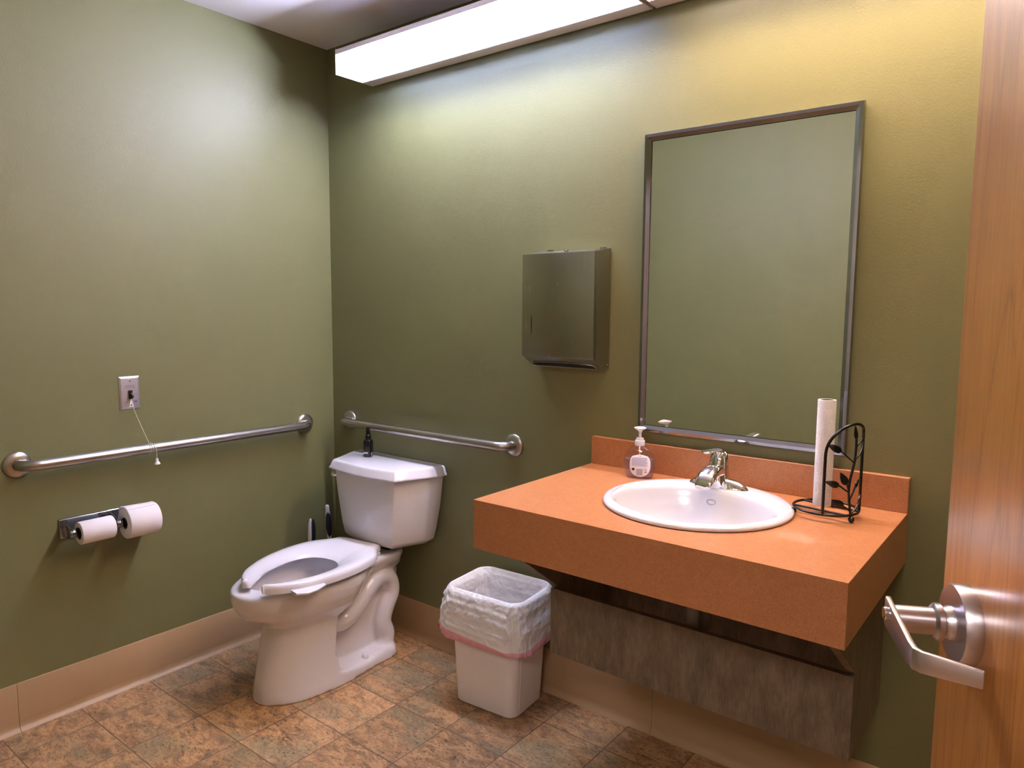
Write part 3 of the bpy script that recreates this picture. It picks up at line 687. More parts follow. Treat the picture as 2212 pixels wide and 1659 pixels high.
# liner: ring profile from inside up, over the rim and down outside
lin_ = thing('bin_liner', 'translucent white bag with pink drawstring hem draped over the waste bin', 'bin bag', (1.083, -0.150, 0.30))
random.seed(3)
NR = 240
def prm(k, hx, hy, r_):
    # perimeter point by fraction
    pts = rrect(0, 0, hx, hy, r_, 0, n=NR//4, ang=0); return pts[k % len(pts)]
from mathutils import noise as MN
prof0 = [(-0.014, 0.10), (-0.012, 0.20), (-0.011, 0.28), (-0.010, 0.34), (-0.009, 0.385), (-0.006, 0.402), (0.002, 0.4115), (0.009, 0.411), (0.0155, 0.405), (0.0175, 0.394), (0.021, 0.375), (0.025, 0.35), (0.027, 0.325), (0.027, 0.30), (0.0245, 0.283)]
prof = []
for i in range(len(prof0)-1):
    for k in range(4): u = k/4; prof.append((prof0[i][0]*(1-u)+prof0[i+1][0]*u, prof0[i][1]*(1-u)+prof0[i+1][1]*u, i+u))
prof.append((*prof0[-1], len(prof0)-1.0))
def crumple(x, y, z, f):
    q = Vector((x*f, y*f, z*f*0.8)); v = 0; a_ = 1
    for _ in range(3):
        v += a_*(0.5-abs(MN.noise(q))); q = q*2.1+Vector((3.1, 1.7, 5.2)); a_ *= 0.55
    return v
rings = []
for o_, z, i in prof:
    ring = []
    for k in range(NR):
        z2 = z; hx = .143+o_; hy = .107+o_
        if z < 0.385 and i < 4: hx -= (0.39-z)*0.055; hy -= (0.39-z)*0.04
        x, y, _ = prm(k, hx, hy, .036+max(0, o_))
        a = math.atan2(y, x); nrm = Vector((x/hx, y/hy, 0)).normalized()
        w_ = min(1, abs(i-6.5)/3.0)
        dsp = (crumple(x, y, z, 26)-0.45)*(0.018 if i > 8 else 0.010)*w_ + 0.0015*w_
        if i < 5: dsp = -abs(dsp)
        if i >= 8:
            drop = (i-8)/6
            low = 0.030*(0.5+0.5*cos(a-R(-55)))-0.018*(0.5+0.5*cos(a-R(150)))
            z2 -= drop*low; dsp += 0.014*drop*max(0, cos(a-R(180)))**2 + 0.004*drop
        if 4.5 <= i <= 8.5: z2 += (0.010*max(0, sin(a))**2 + .004*max(0, -cos(a)) + 0.003*MN.noise(Vector((x*18, y*18, 2))))*(1-abs(i-6.5)/2.2)
        ring.append((x+nrm.x*dsp, y+nrm.y*dsp, z2))
    rings.append(ring)
b = MB().loft(rings, cap0=True, cap1=False); b.xf(Mb); b.build('bag', 'bag', lin_, smooth=70)
hem = []
for j, (dz, do) in enumerate(((0.0, 0.0), (-0.010, 0.003), (-0.022, 0.004), (-0.030, 0.0015), (-0.026, -0.001), (-0.012, -0.001))):
    ring = []
    for k, (x, y, z) in enumerate(rings[-1]):
        a = math.atan2(y, x); n_ = Vector((x, y, 0)).normalized(); zz = z+dz*(0.75+0.35*sin(a*3+1))
        ring.append((x+n_.x*(do+0.0018*sin(a*17+j)), y+n_.y*(do+.0018*cos(a*13+j)), zz))
    hem.append(ring)
b = MB().loft(hem, cap0=False, cap1=False); b.xf(Mb); b.build('drawstring_hem', 'bagpink', lin_, smooth=70)
b = MB(); q = hem[2][int(NR*0.62)]; b.lathe([(0.001, -0.002), (0.006, -0.001), (0.006, 0.001), (0.001, 0.002)], c=(q[0], q[1]-0.002, q[2]+0.006), axis='y', seg=10, sy=.5); b.xf(Mb); b.build('drawstring', 'red', lin_)

# ------------------------------------------------------------------ vanity counter
CX0, CX1, CY, CZ, CB = 1.364, 2.292, -0.610, 0.858, 0.726
SC = (1.844, -0.279); SR = 0.236
vc = thing('vanity_counter', 'orange laminate vanity counter with backsplash mounted on the wall', 'counter', ((CX0+CX1)/2, CY/2, CB))
def plate_with_hole(z0_, z1_, rad, n=64):
    b = MB(); ang = [2*pi*k/n for k in range(n)]
    ax0, ax1, ay0, ay1 = CX0, CX1, CY, -0.0005
    outer = []
    for a in ang:
        dx, dy = cos(a), sin(a); t_ = 9
        if dx > 1e-6: t_ = min(t_, (ax1-SC[0])/dx)
        if dx < -1e-6: t_ = min(t_, (ax0-SC[0])/dx)
        if dy > 1e-6: t_ = min(t_, (ay1-SC[1])/dy)
        if dy < -1e-6: t_ = min(t_, (ay0-SC[1])/dy)
        outer.append([SC[0]+dx*t_, SC[1]+dy*t_])
    for cx_, cy2 in ((ax0, ay0), (ax1, ay0), (ax1, ay1), (ax0, ay1)):
        i = min(range(n), key=lambda q: (outer[q][0]-cx_)**2+(outer[q][1]-cy2)**2); outer[i] = [cx_, cy2]
    inner = [(SC[0]+rad*cos(a), SC[1]+rad*sin(a)) for a in ang]
    b.loft([[(x, y, z1_) for x, y in outer], [(x, y, z1_) for x, y in inner], [(x, y, z0_) for x, y in inner], [(x, y, z0_) for x, y in outer]], False, False, loop=True)
    return b
plate_with_hole(CZ-0.0014, CZ, 0.215).build('countertop', 'lam', vc, smooth=20)
b = MB(); b.box((CX0, CY, CB), (CX1, CY+0.019, CZ-0.0015)); b.build('front_apron', 'lam', vc, bevel=0.0006, seg=1)
for x in (CX0, CX1-0.019):
    b = MB(); b.box((x, CY+0.0192, CB), (x+0.019, -0.0005, CZ-0.0015)); b.build('side_apron', 'lam', vc, bevel=0.0006, seg=1)
b = MB(); b.box((CX0, -0.020, CZ+0.0002), (CX1, -0.0005, 0.948)); b.build('backsplash', 'lam', vc, bevel=0.0008, seg=1)
# pipe cover
PX0, PX1 = 1.416, 2.252
pc = thing('pipe_cover', 'dark brown laminate pipe cover box below the orange counter', 'pipe cover', ((PX0+PX1)/2, -0.15, 0.336))
prof_ = [(-0.001, 0.336), (-0.281, 0.336), (-0.281, 0.538), (-0.300, 0.538), (-0.560, 0.7255), (-0.001, 0.7255)]
prof_ = [(-0.001, 0.336), (-0.300, 0.336), (-0.300, 0.538), (-0.560, 0.7255), (-0.001, 0.7255)]
for x in (PX0, PX1-0.019):
    b = MB(); b.prism(prof_, x, x+0.019, 'x'); b.build('side_panel', 'brown', pc, bevel=0.0006, seg=1)
b = MB(); b.box((PX0, -0.3195, 0.336), (PX1, -0.3005, 0.538)); b.build('front_panel', 'brown', pc, bevel=0.0006, seg=1)
b = MB(); b.box((PX0+0.0195, -0.016, 0.336), (PX1-0.0195, -0.001, 0.7255)); b.build('added_dark_sheet', 'brown', pc)  # brown sheet added to darken the shaded wall behind the pipes
# drain pipes
dp = thing('drain_pipe', 'drain pipe and trap under the sink seen through the gap below the counter', 'pipe', (1.84, -0.28, 0.5))
path = [(1.835, -0.25, 0.72), (1.835, -0.25, 0.56)]
MB().tube(path, 0.019, 16).build('tailpiece', 'pvc', dp)
MB().lathe([(0.026, 0), (0.028, 0.004), (0.028, 0.026), (0.024, 0.03)], c=(1.835, -0.25, 0.575), seg=8).build('nut', 'black_pl', dp)
trap = smooth_path([(1.835, -0.25, 0.56), (1.835, -0.25, 0.49), (1.835, -0.215, 0.455), (1.835, -0.18, 0.49), (1.835, -0.17, 0.55), (1.835, -0.14, 0.57), (1.835, -0.017, 0.57)], 6)
MB().tube(trap, 0.018, 14).build('trap', 'pvc', dp, smooth=60)
MB().tube(smooth_path([(1.93, -0.017, 0.60), (1.93, -0.06, 0.60), (1.92, -0.075, 0.64), (1.89, -0.075, 0.72)], 5), 0.006, 8).build('supply_line', 'chrome', dp, smooth=60)
MB().lathe([(0.012, -0.012), (0.016, -0.008), (0.016, 0.008), (0.012, 0.012)], c=(1.93, -0.06, 0.60), axis='x', seg=12).build('supply_valve', 'chrome', dp)

# ------------------------------------------------------------------ sink
sk = thing('sink', 'white oval drop-in sink set in the orange counter', 'sink', (SC[0], SC[1], CZ))
BCn = (1.845, -0.308); 
def ell(c, a_, b_, z, n=72): return [(c[0]+a_*cos(2*pi*k/n), c[1]+b_*sin(2*pi*k/n), z) for k in range(n)]
def cl(u): return (SC[0]+(BCn[0]-SC[0])*u, SC[1]+(BCn[1]-SC[1])*u)
rg = [ell(SC, SR-.001, SR-.001, CZ+0.0005), ell(SC, SR+.003, SR+.003, CZ+0.002), ell(SC, SR+.0045, SR+.0045, CZ+0.006), ell(SC, SR+.002, SR+.002, CZ+0.0105), ell(SC, SR-.006, SR-.006, CZ+0.0135), ell(cl(.15), SR-.018, SR-.020, CZ+0.0145), ell(cl(.8), .220, .180, CZ+0.0135), ell(cl(1), .214, .173, CZ+0.0118), ell(cl(1), .209, .168, CZ+0.008), ell(cl(1), .205, .164, CZ+0.000), ell(cl(1), .200, .159, CZ-0.014), ell(cl(1), .187, .148, CZ-0.045), ell(cl(1), .160, .124, CZ-0.085), ell(cl(1), .11, .085, CZ-0.118), ell(cl(1), .05, .045, CZ-0.133), ell(cl(1), .022, .022, CZ-0.137)]
MB().loft(rg, False, False).build('basin', 'sink', sk, smooth=60)
rg = [ell(cl(1), .022, .022, CZ-0.138), ell(cl(1), .022, .022, CZ-0.136), ell(cl(1), .014, .014, CZ-0.138)]
MB().loft(rg).build('drain', 'chrome', sk)
# overflow mark: thin oval ring on the back slope
oc = Vector((1.852, -0.175, CZ-0.020)); nn = Vector((0, -0.86, 0.5)).normalized(); ax = Vector((1, 0, 0)); ay = nn.cross(ax)
def onwall(x, z):
    # y on basin back slope for given z
    tb_ = [(CZ+0.000, .205, .164), (CZ-0.014, .200, .159), (CZ-0.045, .187, .148), (CZ-0.085, .160, .124)]
    for i in range(3):
        if tb_[i][0] >= z >= tb_[i+1][0]:
            u = (tb_[i][0]-z)/(tb_[i][0]-tb_[i+1][0]); a_ = tb_[i][1]*(1-u)+tb_[i+1][1]*u; b_ = tb_[i][2]*(1-u)+tb_[i+1][2]*u
    return BCn[1]+b_*sqrt(max(0, 1-((x-BCn[0])/a_)**2))
for name, m_, r1_, r2_ in (('overflow_plate', 'ceramic', 0.0, 0.0115),):
    pass
ring_pts = []
for k in range(28):
    a = 2*pi*k/28; x = 1.834+0.0125*cos(a); z = CZ-0.021+0.0066*sin(a); ring_pts.append((x, onwall(x, z)-0.0010, z))
MB().tube(ring_pts, 0.0007, 6, loop=True).build('emblem_ring', 'grey_ink', sk)

# ------------------------------------------------------------------ faucet
fc = thing('faucet', 'chrome single lever faucet standing on the back rim of the sink', 'faucet', (1.835, -0.092, CZ+0.0135))
fx_, fy_, fz = 1.833, -0.104, CZ+0.0125
def esc(hx, hy, z, n=40, p_=2.0, cx=0.0, cy_=0.0):
    out = []
    for k in range(n):
        a = 2*pi*k/n; c, s_ = cos(a), sin(a)
        out.append((fx_+cx+hx*abs(c)**(2/p_)*(1 if c >= 0 else -1), fy_+cy_+hy*abs(s_)**(2/p_)*(1 if s_ >= 0 else -1), fz+z))
    return out
# escutcheon 150 wide: domed boat shape
MB().loft([esc(.085, .028, 0), esc(.0855, .0285, .003), esc(.083, .027, .006), esc(.076, .025, .013), esc(.064, .022, .021), esc(.042, .019, .027), esc(.012, .010, .029)]).build('base', 'chrome', fc, smooth=70)
# body column and spout
b = MB()
def rr(z, hx, hy, cy_=0):
    hx *= 1.17; hy *= 1.12
    return [(fx_+hx*cos(2*pi*k/32), fy_+cy_+hy*sin(2*pi*k/32), fz+z) for k in range(32)]
b.loft([rr(.003, .030, .027), rr(.02, .027, .026), rr(.042, .0245, .0245), rr(.060, .0225, .0225), rr(.063, .0225, .0225), rr(.064, .021, .021)])
b.build('body', 'chrome', fc, smooth=60)
b = MB(); sec = []
for y_, z_, hw, hh in ((0.0, .044, .024, .020), (-.025, .049, .025, .019), (-.050, .050, .0255, .019), (-.075, .045, .026, .020), (-.092, .037, .0265, .019), (-.104, .028, .026, .015), (-.110, .020, .022, .010)):
    ring = []
    for k in range(28):
        a = 2*pi*k/28; c, s_ = cos(a), sin(a)
        zz = z_+(hh*s_ if s_ > 0 else hh*0.75*s_)
        ring.append((fx_+hw*abs(c)**0.8*(1 if c >= 0 else -1), fy_+y_, fz+zz))
    sec.append(ring)
b.loft(sec); spt = b.build('spout', 'chrome', fc, smooth=70)
MB().lathe([(0.011, -0.004), (0.011, 0.012)], c=(fx_, fy_-.097, fz+.020), seg=20).build('aerator', 'chrome', spt)
b = MB()
b.loft([rr(.0645, .0225, .0225), rr(.070, .0225, .0225), rr(.084, .021, .020, .001), rr(.096, .017, .016, .002), rr(.103, .010, .010, .002), rr(.105, .002, .002, .002)])
sec = []
for y_, z_, hw, hh in ((.020, .080, .010, .008), (.012, .093, .014, .008), (-.004, .103, .0155, .007), (-.022, .1075, .0145, .0055), (-.042, .1095, .0125, .0048), (-.060, .1110, .012, .0045), (-.078, .1120, .014, .0045), (-.094, .1128, .0150, .0045), (-.104, .1125, .009, .003)):
    sec.append([(fx_+hw*cos(2*pi*k/24), fy_+y_, fz+z_+hh*sin(2*pi*k/24)) for k in range(24)])
b.loft(sec); lvr = b.build('lever', 'chrome', fc, smooth=70)
MB().lathe([(0.0025, 0), (0.0025, 0.001), (.001, .0014)], seg=12).xf(frame((fx_+0.004, fy_-.0212, fz+.078), (1, 0, 0), (0, 0, 1), (0, -1, 0))).build('indicator', 'black_ink', lvr)

# ------------------------------------------------------------------ soap bottle
sb = thing('soap_bottle', 'clear pump bottle of hand soap standing on the counter left of the faucet', 'soap bottle', (1.582, -0.100, CZ))
sc = Vector((1.582, -0.098, CZ)); sa = R(22)
def oval(hx, hy, z, p_=2.6, n=40, c=sc):
    out = []
    for k in range(n):
        a = 2*pi*k/n; x = abs(cos(a))**(2/p_)*(1 if cos(a) >= 0 else -1)*hx; y = abs(sin(a))**(2/p_)*(1 if sin(a) >= 0 else -1)*hy
        out.append((c.x+x*cos(sa)-y*sin(sa), c.y+x*sin(sa)+y*cos(sa), c.z+z))
    return out
shape = [(0.0, .037, .019), (.002, .040, .022), (.010, .0425, .0235), (.035, .045, .025), (.055, .0455, .025), (.066, .044, .024), (.078, .0385, .021), (.088, .030, .018), (.094, .022, .0155), (.098, .0155, .0145), (.102, .0135, .0135)]
b = MB(); b.loft([oval(hx, hy, z+.0005, 2.6 if z < .09 else 2.0) for z, hx, hy in shape]); b.build('bottle', 'clear', sb, smooth=60)
b = MB(); b.loft([oval(hx-.0018, hy-.0018, z+.0022, 2.6) for z, hx, hy in shape if z < .06]); b.build('soap', 'gel', sb, smooth=60)
b = MB(); b.lathe([(.0145, .098), (.0150, .099), (.0150, .113), (.0145, .114), (.0115, .1145), (.011, .121), (.0045, .122), (.0042, .137), (.006, .139), (.0075, .144), (.001, .1445)], c=tuple(sc), seg=28)
b.tube([tuple(sc+Vector((0, 0, -.0+.02))), tuple(sc+Vector((0, 0, .10)))], .0022, 8)
pmp = b.build('pump', 'frost', sb, smooth=40)
# pump head: flared paddle with nozzle away from viewer
na_ = Vector((cos(sa+pi/2), sin(sa+pi/2), 0)); sd = Vector((cos(sa), sin(sa), 0)); b = MB(); top = sc+Vector((0, 0, .147))
outl = []
for k in range(24):
    a = 2*pi*k/24; outl.append((0.0185*cos(a), (0.0135*sin(a) if sin(a) < 0 else 0.012*sin(a)+0.022*max(0, sin(a))**3)))
b.loft([[top+sd*x*k_+na_*y*k_+Vector((0, 0, z+abs(x)*0.12)) for x, y in outl] for k_, z in ((.35, -.006), (.8, -.002), (1, .001), (1, .003), (.9, .004))]); b.build('pump_head', 'frost', pmp, smooth=50)
# back label
nf = Vector((sin(sa), -cos(sa), 0)); 
def lab_pt(u, z, d=0.0):
    # point on bottle front surface at lateral u
    hx, hy = lerp_table([(q[0], q[1], q[2]) for q in shape], z)
    y = hy*max(0, 1-abs(u/hx)**2.6)**(1/2.6)
    return sc+sd*u+nf*(y+0.0006+d)+Vector((0, 0, z))
b = MB(); rows = []
for i in range(17):
    v_ = -1+2*i/16; hw = 0.0305*(max(0, 1-abs(v_)**3.2))**(1/3.2)
    if v_ < 0: hw = 0.0305*(max(0, 1-abs(v_)**2.3))**(1/2.1)
    hw = max(hw, .006); rows.append([lab_pt(0.004+hw*(-1+2*j/12), 0.040+0.0335*v_) for j in range(13)])
vs = [p_ for r_ in rows for p_ in r_]; b.add(vs, [(i*13+j, i*13+j+1, (i+1)*13+j+1, (i+1)*13+j) for i in range(16) for j in range(12)])
lab = b.build('label_sticker', 'label', sb)
def bar(b, u0_, u1_, z0_, z1_, d=0.0004):
    n_ = 4; vs = [lab_pt(u0_+(u1_-u0_)*j/n_, z, d) for z in (z0_, z1_) for j in range(n_+1)]
    b.add(vs, [(j, j+1, n_+1+j+1, n_+1+j) for j in range(n_)])
b = MB(); random.seed(5)
bar(b, .000, .009, .0695, .0705)
for r_ in range(11):
    zz = .064-r_*.0024; u = -.020+(0.003 if r_ in (0,) else 0); end = .027-(.006 if r_ in (4, 8) else 0)-random.uniform(0, .002)
    while u < end:
        wd = random.uniform(.002, .006); bar(b, u, min(u+wd, end), zz, zz+.0010); u += wd+.0009
b.build('label_text', 'violet_ink', lab)
b = MB()
for k in range(13): bar(b, -.006+k*.00145, -.006+k*.00145+(.0009 if k % 3 else .0005), .0115, .031)
b.build('barcode', 'grey_ink', lab)
b = MB(); P_ = [lab_pt(-.0155+.0042*cos(2*pi*k/20), .0295+.0042*sin(2*pi*k/20), .0005) for k in range(20)]; b.add(P_, [tuple(range(20))]); b.build('seal_mark', 'black_ink', lab); b = MB()
b2 = [(.0195, .025), (.0235, .025), (.0215, .0288)]
for k in range(3):
    a = 2*pi*k/3+pi/2
    c_ = (.0215+.0024*cos(a), .0275+.0024*sin(a)); a2 = a+pi/2
    b.add([lab_pt(c_[0]+.0018*cos(a2)+.0006*cos(a), c_[1]+.0018*sin(a2)+.0006*sin(a), .0005), lab_pt(c_[0]-.0018*cos(a2)+.0006*cos(a), c_[1]-.0018*sin(a2)+.0006*sin(a), .0005), lab_pt(c_[0]-.0018*cos(a2)-.0006*cos(a), c_[1]-.0018*sin(a2)-.0006*sin(a), .0005), lab_pt(c_[0]+.0018*cos(a2)-.0006*cos(a), c_[1]+.0018*sin(a2)-.0006*sin(a), .0005)], [(0, 1, 2, 3)])
b.build('recycling_mark', 'black_ink', lab); b = MB(); bar(b, .0185, .0245, .0205, .0225, .0005); b.build('printed_line', 'black_ink', lab)

# ------------------------------------------------------------------ paper towel holder
hc = Vector((2.132, -0.155, 0)); hr = 0.075; zr = CZ+0.0175
ho = thing('paper_towel_holder', 'black wire paper towel holder with leaf ornaments on the counter right of the sink', 'paper towel holder', (hc.x, hc.y, CZ))
def cyl(a, z, r_=hr): return Vector((hc.x+r_*cos(R(a)), hc.y+r_*sin(R(a)), z))
MB().tube([cyl(a, zr) for a in range(0, 360, 6)], 0.0032, 10, loop=True).build('base_ring', 'black_metal', ho, smooth=60)
b = MB()
for a1, a2 in ((197, -37), (150, 10)): b.tube([cyl(a1, zr), cyl(a2, zr)], 0.0028, 8)
b.build('base_rod', 'black_metal', ho, smooth=60)
b = MB(); b.tube([(2.121, -0.149, zr), (2.121, -0.149, 1.12)], 0.003, 8); b.build('upright', 'black_metal', ho, smooth=60)
for a in (-28, 92, 212):
    b = MB(); c = cyl(a, CZ+0.0078, hr+0.002)
    b.lathe([(0.0001, -.0075), (.004, -.0064), (.0065, -.0038), (.0075, 0), (.0065, .0038), (.004, .0064), (.0001, .0075)], c=tuple(c), seg=16); b.build('ball_foot', 'black_metal', ho, smooth=70)
arch = [(-81, zr), (-81, .95), (-81, 1.0), (-80.5, 1.028), (-77, 1.048), (-69, 1.067), (-57, 1.083), (-42, 1.094), (-25, 1.097), (-8, 1.091), (6, 1.078), (14, 1.05), (15, 1.01), (14, .95), (14, zr)]
MB().tube(smooth_path([cyl(a, z) for a, z in arch], 6), 0.0036, 10).build('arch', 'black_metal', ho, smooth=60)
stem = [(-28.5, zr), (-33, .905), (-36, .935), (-34, .965), (-29, .99), (-25, 1.015), (-24, 1.045), (-25, 1.064)]
b = MB(); b.tube(smooth_path([cyl(a, z) for a, z in stem], 5), 0.0030, 8)
for br_ in ([(-28, 1.004), (-42, 1.018), (-54, 1.031)], [(-23, 1.042), (-8, 1.053), (0, 1.060)], [(-24, 1.012), (-10, 1.022), (3, 1.035), (10, 1.048)], [(-36, .932), (-46, .941), (-55, .949)], [(-36, .936), (-39, .946), (-41, .953)], [(-33, .915), (-26, .930), (-20, .945)], [(-31, .886), (-38, .893), (-46, .900)], [(-28, .880), (-17, .888), (-7, .898)]):
    b.tube([cyl(a, z) for a, z in br_], 0.0021, 8)
vine = b.build('vine', 'black_metal', ho, smooth=60)
def leaf(a0, z0_, a1, z1_, wd):
    p0 = cyl(a0, z0_); p1 = cyl(a1, z1_); L = (p1-p0); d = L.normalized()
    mid = cyl((a0+a1)/2, (z0_+z1_)/2); n_ = (mid-Vector((hc.x, hc.y, mid.z))).normalized(); s_ = d.cross(n_).normalized()
    rows = []
    for i in range(11):
        u = i/10; hw = wd*(sin(pi*min(1, u**0.75)))**0.8*(1-0.25*u)+0.0006
        c = p0+L*u; rad = (c-Vector((hc.x, hc.y, c.z))); c = Vector((hc.x, hc.y, c.z))+rad.normalized()*hr
        rows.append([c-s_*hw+n_*0.0008, c+n_*0.0030*(sin(pi*u)), c+s_*hw+n_*0.0008, c+s_*hw-n_*0.0008, c-n_*0.0010, c-s_*hw-n_*0.0008])
    MB().loft(rows).build('leaf', 'black_metal', vine, smooth=50)
for q in ((-54, 1.031, -78.5, 1.048, .0085), (-24.5, 1.060, -29, 1.092, .0065), (0, 1.060, 12, 1.080, .006), (-55, .949, -79, .957, .0085), (-41, .951, -54, .981, .0095), (-20, .943, -8, .960, .006), (-45, .899, -67, .914, .009), (-7, .896, 9, .921, .0065)):
    leaf(*q)
pr = thing('paper_towel_roll', 'narrow roll of embossed white paper towels standing on the black wire holder', 'paper towels', (2.121, -0.149, zr+0.003))
rc = (2.121, -0.149, 0); b = MB()
b.lathe([(.0165, zr+.0035), (.0211, zr+.0035), (.0215, zr+.006), (.0215, 1.142), (.0208, 1.145), (.0165, 1.145)], c=rc, seg=40); b.f = [f for f in b.f if len(f) == 4]; b.build('towel', 'towel', pr, smooth=50)
b = MB(); b.lathe([(.0164, zr+.004), (.0164, 1.1445), (.0156, 1.1445), (.0156, zr+.004)], c=rc, seg=32); b.f = [f for f in b.f if len(f) == 4]; b.build('core', 'card', pr, smooth=50)

# ------------------------------------------------------------------ mirror
mr = thing('wall_mirror', 'tall rectangular mirror in a polished steel frame above the vanity', 'mirror', (1.83, 0, 0.975))
mx0, mx1, mz0, mz1 = 1.530, 2.139, 0.984, 1.887; yb_, yo, yi = -0.003, -0.020, -0.014; fwid = 0.0205
def strip(p):  # mitred quads by corner
    pass
def fr_ring(d, y): return [(mx0+d, y, mz0+d), (mx1-d, y, mz0+d), (mx1-d, y, mz1-d), (mx0+d, y, mz1-d)]
prof_m = [(0, yb_), (0, -0.017), (0.0015, yo), (0.010, yo-0.0005), (fwid, yi), (fwid, -0.006)]
for name_, i0, i1 in (('frame_rail', 0, 1), ('frame_stile', 1, 2), ('frame_rail', 2, 3), ('frame_stile', 3, 0)):
    secs = []
    for c_i in (i0, i1): secs.append([fr_ring(d, y)[c_i] for d, y in prof_m])
    b = MB().loft(secs); b.build(name_, 'polished', mr, smooth=20)
MB().box((mx0+.010, -0.006, mz0+.010), (mx1-.010, -0.004, mz1-.010)).build('backing', 'black_gap', mr)
b = MB(); g = fwid+0.0008; b.box((mx0+g, -0.0095, mz0+g), (mx1-g, -0.0065, mz1-g)); b.build('glass', 'mirror', mr)

# ------------------------------------------------------------------ towel dispenser
ds = thing('towel_dispenser', 'brushed steel paper towel dispenser mounted on the wall left of the mirror', 'paper towel dispenser', (1.276, 0, 1.36))
dx0, dx1 = 1.137, 1.4125; dyf = -0.102
poly = [(-0.002, 1.172), (-0.046, 1.172), (dyf, 1.207), (dyf, 1.541), (-0.002, 1.557)]
b = MB(); b.prism(poly, dx0, dx1, 'x')
bodyo = b.build('body', 'steel', ds, bevel=0.0016)
# folded front door shell standing slightly proud of the body
b = MB(); b.box((dx0-0.0015, dyf-0.002, 1.2075), (dx1+0.0015, dyf, 1.5415)); b.build('door', 'steel', ds, bevel=0.0012)
b = MB(); b.prism([(1.1745, 1.340), (1.1755, 1.335), (1.1762, 1.312), (1.1755, 1.288), (1.1745, 1.280), (1.1738, 1.290), (1.1733, 1.312), (1.1738, 1.332)], dyf-0.0028, dyf-0.0005, 'y'); b.build('sight_slot', 'black_gap', ds)
# slot opening in the sloped bottom
d1 = Vector((0, -0.102+0.046, 1.207-1.172)).normalized(); nrm = Vector((0, d1.z, -d1.y)); nrm = nrm if nrm.z < 0 else -nrm
b = MB(); pc_ = Vector((0, -0.046, 1.172)); P4 = []
outl = [(dx0+.022, .003), (dx1-.022, .003), (dx1-.014, .010), (dx1-.022, .022), ((dx0+dx1)/2, .040), (dx0+.022, .022), (dx0+.014, .010)]
outl = [(dx0+.020, .002), (dx1-.020, .002), (dx1-.012, .012), (dx1-.020, .026), ((dx0+dx1)/2+.05, .034), ((dx0+dx1)/2, .036), ((dx0+dx1)/2-.05, .034), (dx0+.020, .026), (dx0+.012, .012)]
b.loft([[pc_+Vector((x, 0, 0))+d1*u+nrm*h_ for x, u in outl] for h_ in (-0.001, 0.0012)]); tsl = b.build('towel_slot', 'black_gap', ds)
b = MB(); b.tube([pc_+Vector((x, 0, 0))+d1*u+nrm*0.0015 for x, u in outl], 0.0014, 8, loop=True); b.build('slot_rim', 'steel', tsl, smooth=60)
zt = 1.541+(1.557-1.541)*0.55
MB().lathe([(0.0085, -0.002), (0.0085, 0.003), (0.006, 0.0045), (0.001, 0.005)], c=(1.279, -0.058, zt+0.001), seg=20).build('lock', 'chrome', ds, smooth=50)
for x in (1.180, 1.385): MB().box((x-.010, -.010, 1.5545), (x+.010, -.0005, 1.5605)).build('hinge_tab', 'steel', ds)
for y_, z_ in ((-.010, 1.185), (-.055, 1.330)): MB().lathe([(.0016, 0), (.0016, .001)], axis='x', c=(dx1, y_, z_), seg=10).build('rivet', 'chrome', ds)

# ------------------------------------------------------------------ door (open into the room)
E0 = Vector((2.4925, -1.0728, 0)); ang = R(-64.9)
td = Vector((cos(ang), sin(ang), 0)); nd = Vector((td.y, -td.x, 0))
if nd.x > 0: nd = -nd
dr = bpy.data.objects.new('door_1', None); S.collection.objects.link(dr); dr.location = E0+td*0.907; struct(dr)
dr['label'] = 'open oak door with a satin lever handle at the right edge of the room'
def DP(a, b_, z): return E0+td*a+nd*b_+Vector((0, 0, z))
Md = frame(E0, td, (0, 0, 1), nd)
# the leaf: local frame x along door, y thickness, z up so the grain runs vertically
leafm = MB().box((0, -0.0445, 0.012), (0.907, 0, 2.085))
lo = leafm.build('leaf', 'oak', None, bevel=0.0015)
lo.parent = dr; lo.matrix_parent_inverse = Matrix.Translation(-dr.location)
Ml = Matrix((td, nd, Vector((0, 0, 1)))).transposed().to_4x4(); 
if Ml.determinant() < 0: pass
lo.matrix_basis = Matrix.Translation(E0) @ Ml
if Ml.determinant() < 0:
    lo.data.flip_normals()
zr_, bs = 1.0346, 0.079
lv = bpy.data.objects.new('door_handle', None); S.collection.objects.link(lv); lv.parent = dr; lv.matrix_parent_inverse = Matrix.Translation(-dr.location); lv.location = DP(bs, 0, zr_)
bpy.context.view_layer.update()
MB().lathe([(0.0415, 0.0), (0.0415, 0.014), (0.040, 0.0165), (0.018, 0.0175), (0.018, 0.0)], seg=48).xf(frame(DP(bs, 0, zr_), td, (0, 0, 1), nd)).build('rose', 'steel_door', lv, smooth=40)
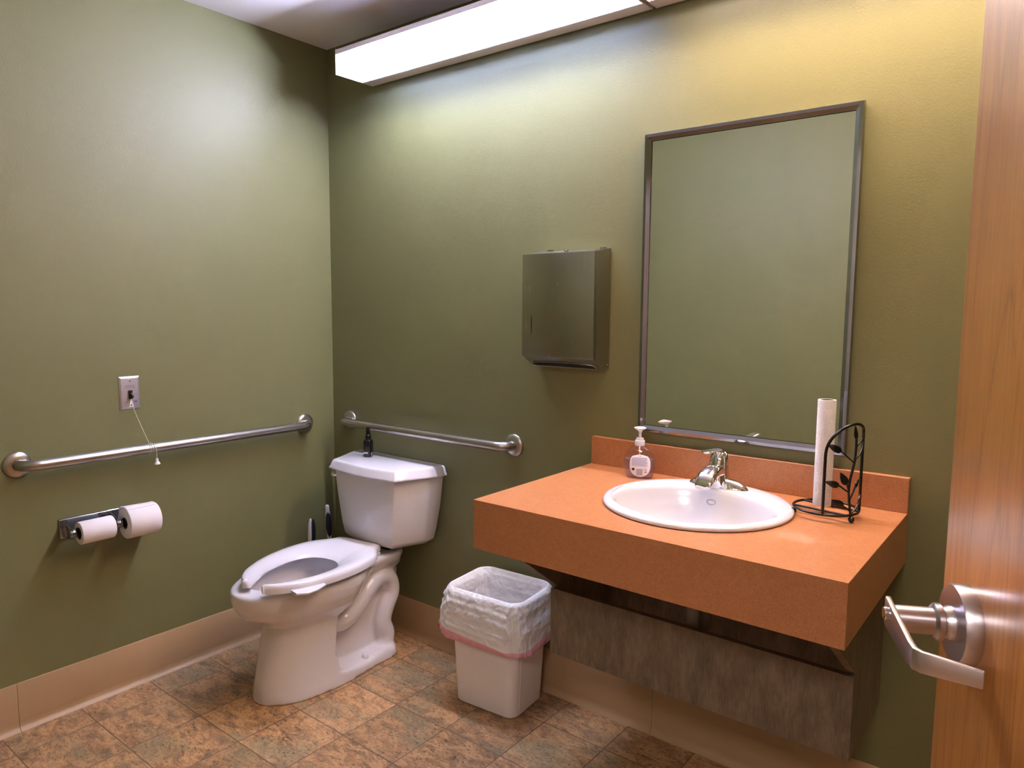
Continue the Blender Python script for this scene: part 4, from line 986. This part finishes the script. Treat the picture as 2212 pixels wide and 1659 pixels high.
MB().lathe([(0.018, 0.016), (0.018, 0.021), (0.0165, 0.023), (0.0165, 0.026), (0.0195, 0.028), (0.0195, 0.033), (0.0175, 0.035), (0.0145, 0.036), (0.0140, 0.068), (0.0135, 0.0745)], seg=36).xf(frame(DP(bs, 0, zr_), td, (0, 0, 1), nd)).build('spindle_sleeve', 'steel_door', lv, smooth=40)
# lever: bar plunges down and away then returns parallel to the door
def lever_sec(a, b_, z, ta, tb_, hz, hn):
    # ta,tb_: direction in (a,b) plane of the bar's width axis
    c = DP(a, b_, z); w_ = td*ta+nd*tb_
    return [c-w_*hn-Vector((0, 0, hz)), c+w_*hn-Vector((0, 0, hz)), c+w_*hn+Vector((0, 0, hz)), c-w_*hn+Vector((0, 0, hz))]
b = MB()
LV = [(0.060, 0.0745, zr_+0.002, .05, 1, .0150, .0030), (0.066, 0.0750, zr_+0.001, .02, 1, .0158, .0030), (0.095, 0.0765, zr_, 0, 1, .0145, .0030), (0.160, 0.0795, zr_-0.001, 0, 1, .0112, .0030), (0.172, 0.0790, zr_-0.001, .35, .94, .0108, .0032), (0.1785, 0.0745, zr_-0.001, .85, .50, .0106, .0032), (0.183, 0.066, zr_-0.001, .95, .30, .0104, .0030), (0.2005, 0.030, zr_-0.002, .9, .43, .0085, .0026)]
b.loft([lever_sec(*q) for q in LV]); b.build('lever', 'steel_door', lv, bevel=0.0015, smooth=40)
MB().lathe([(0.0065, 0.0765), (0.0075, 0.0795), (0.0065, 0.081), (0.001, 0.0812)], seg=20).xf(frame(DP(bs-0.001, 0.002, zr_+0.004), td, (0, 0, 1), nd)).build('keyhole', 'chrome', lv, smooth=50)
# latch face and hinges
MB().box((0,0,0),(0.001,0.025,0.057)).xf(frame(DP(-0.0008, -0.034, zr_-0.028), td, nd, (0,0,1))).build('latch_plate', 'steel_door', dr)
for z in (0.25, 1.05, 1.85):
    MB().tube([tuple(DP(0.909, -0.049, z-0.05)), tuple(DP(0.909, -0.049, z+0.05))], 0.006, 10).build('hinge', 'steel_door', dr)
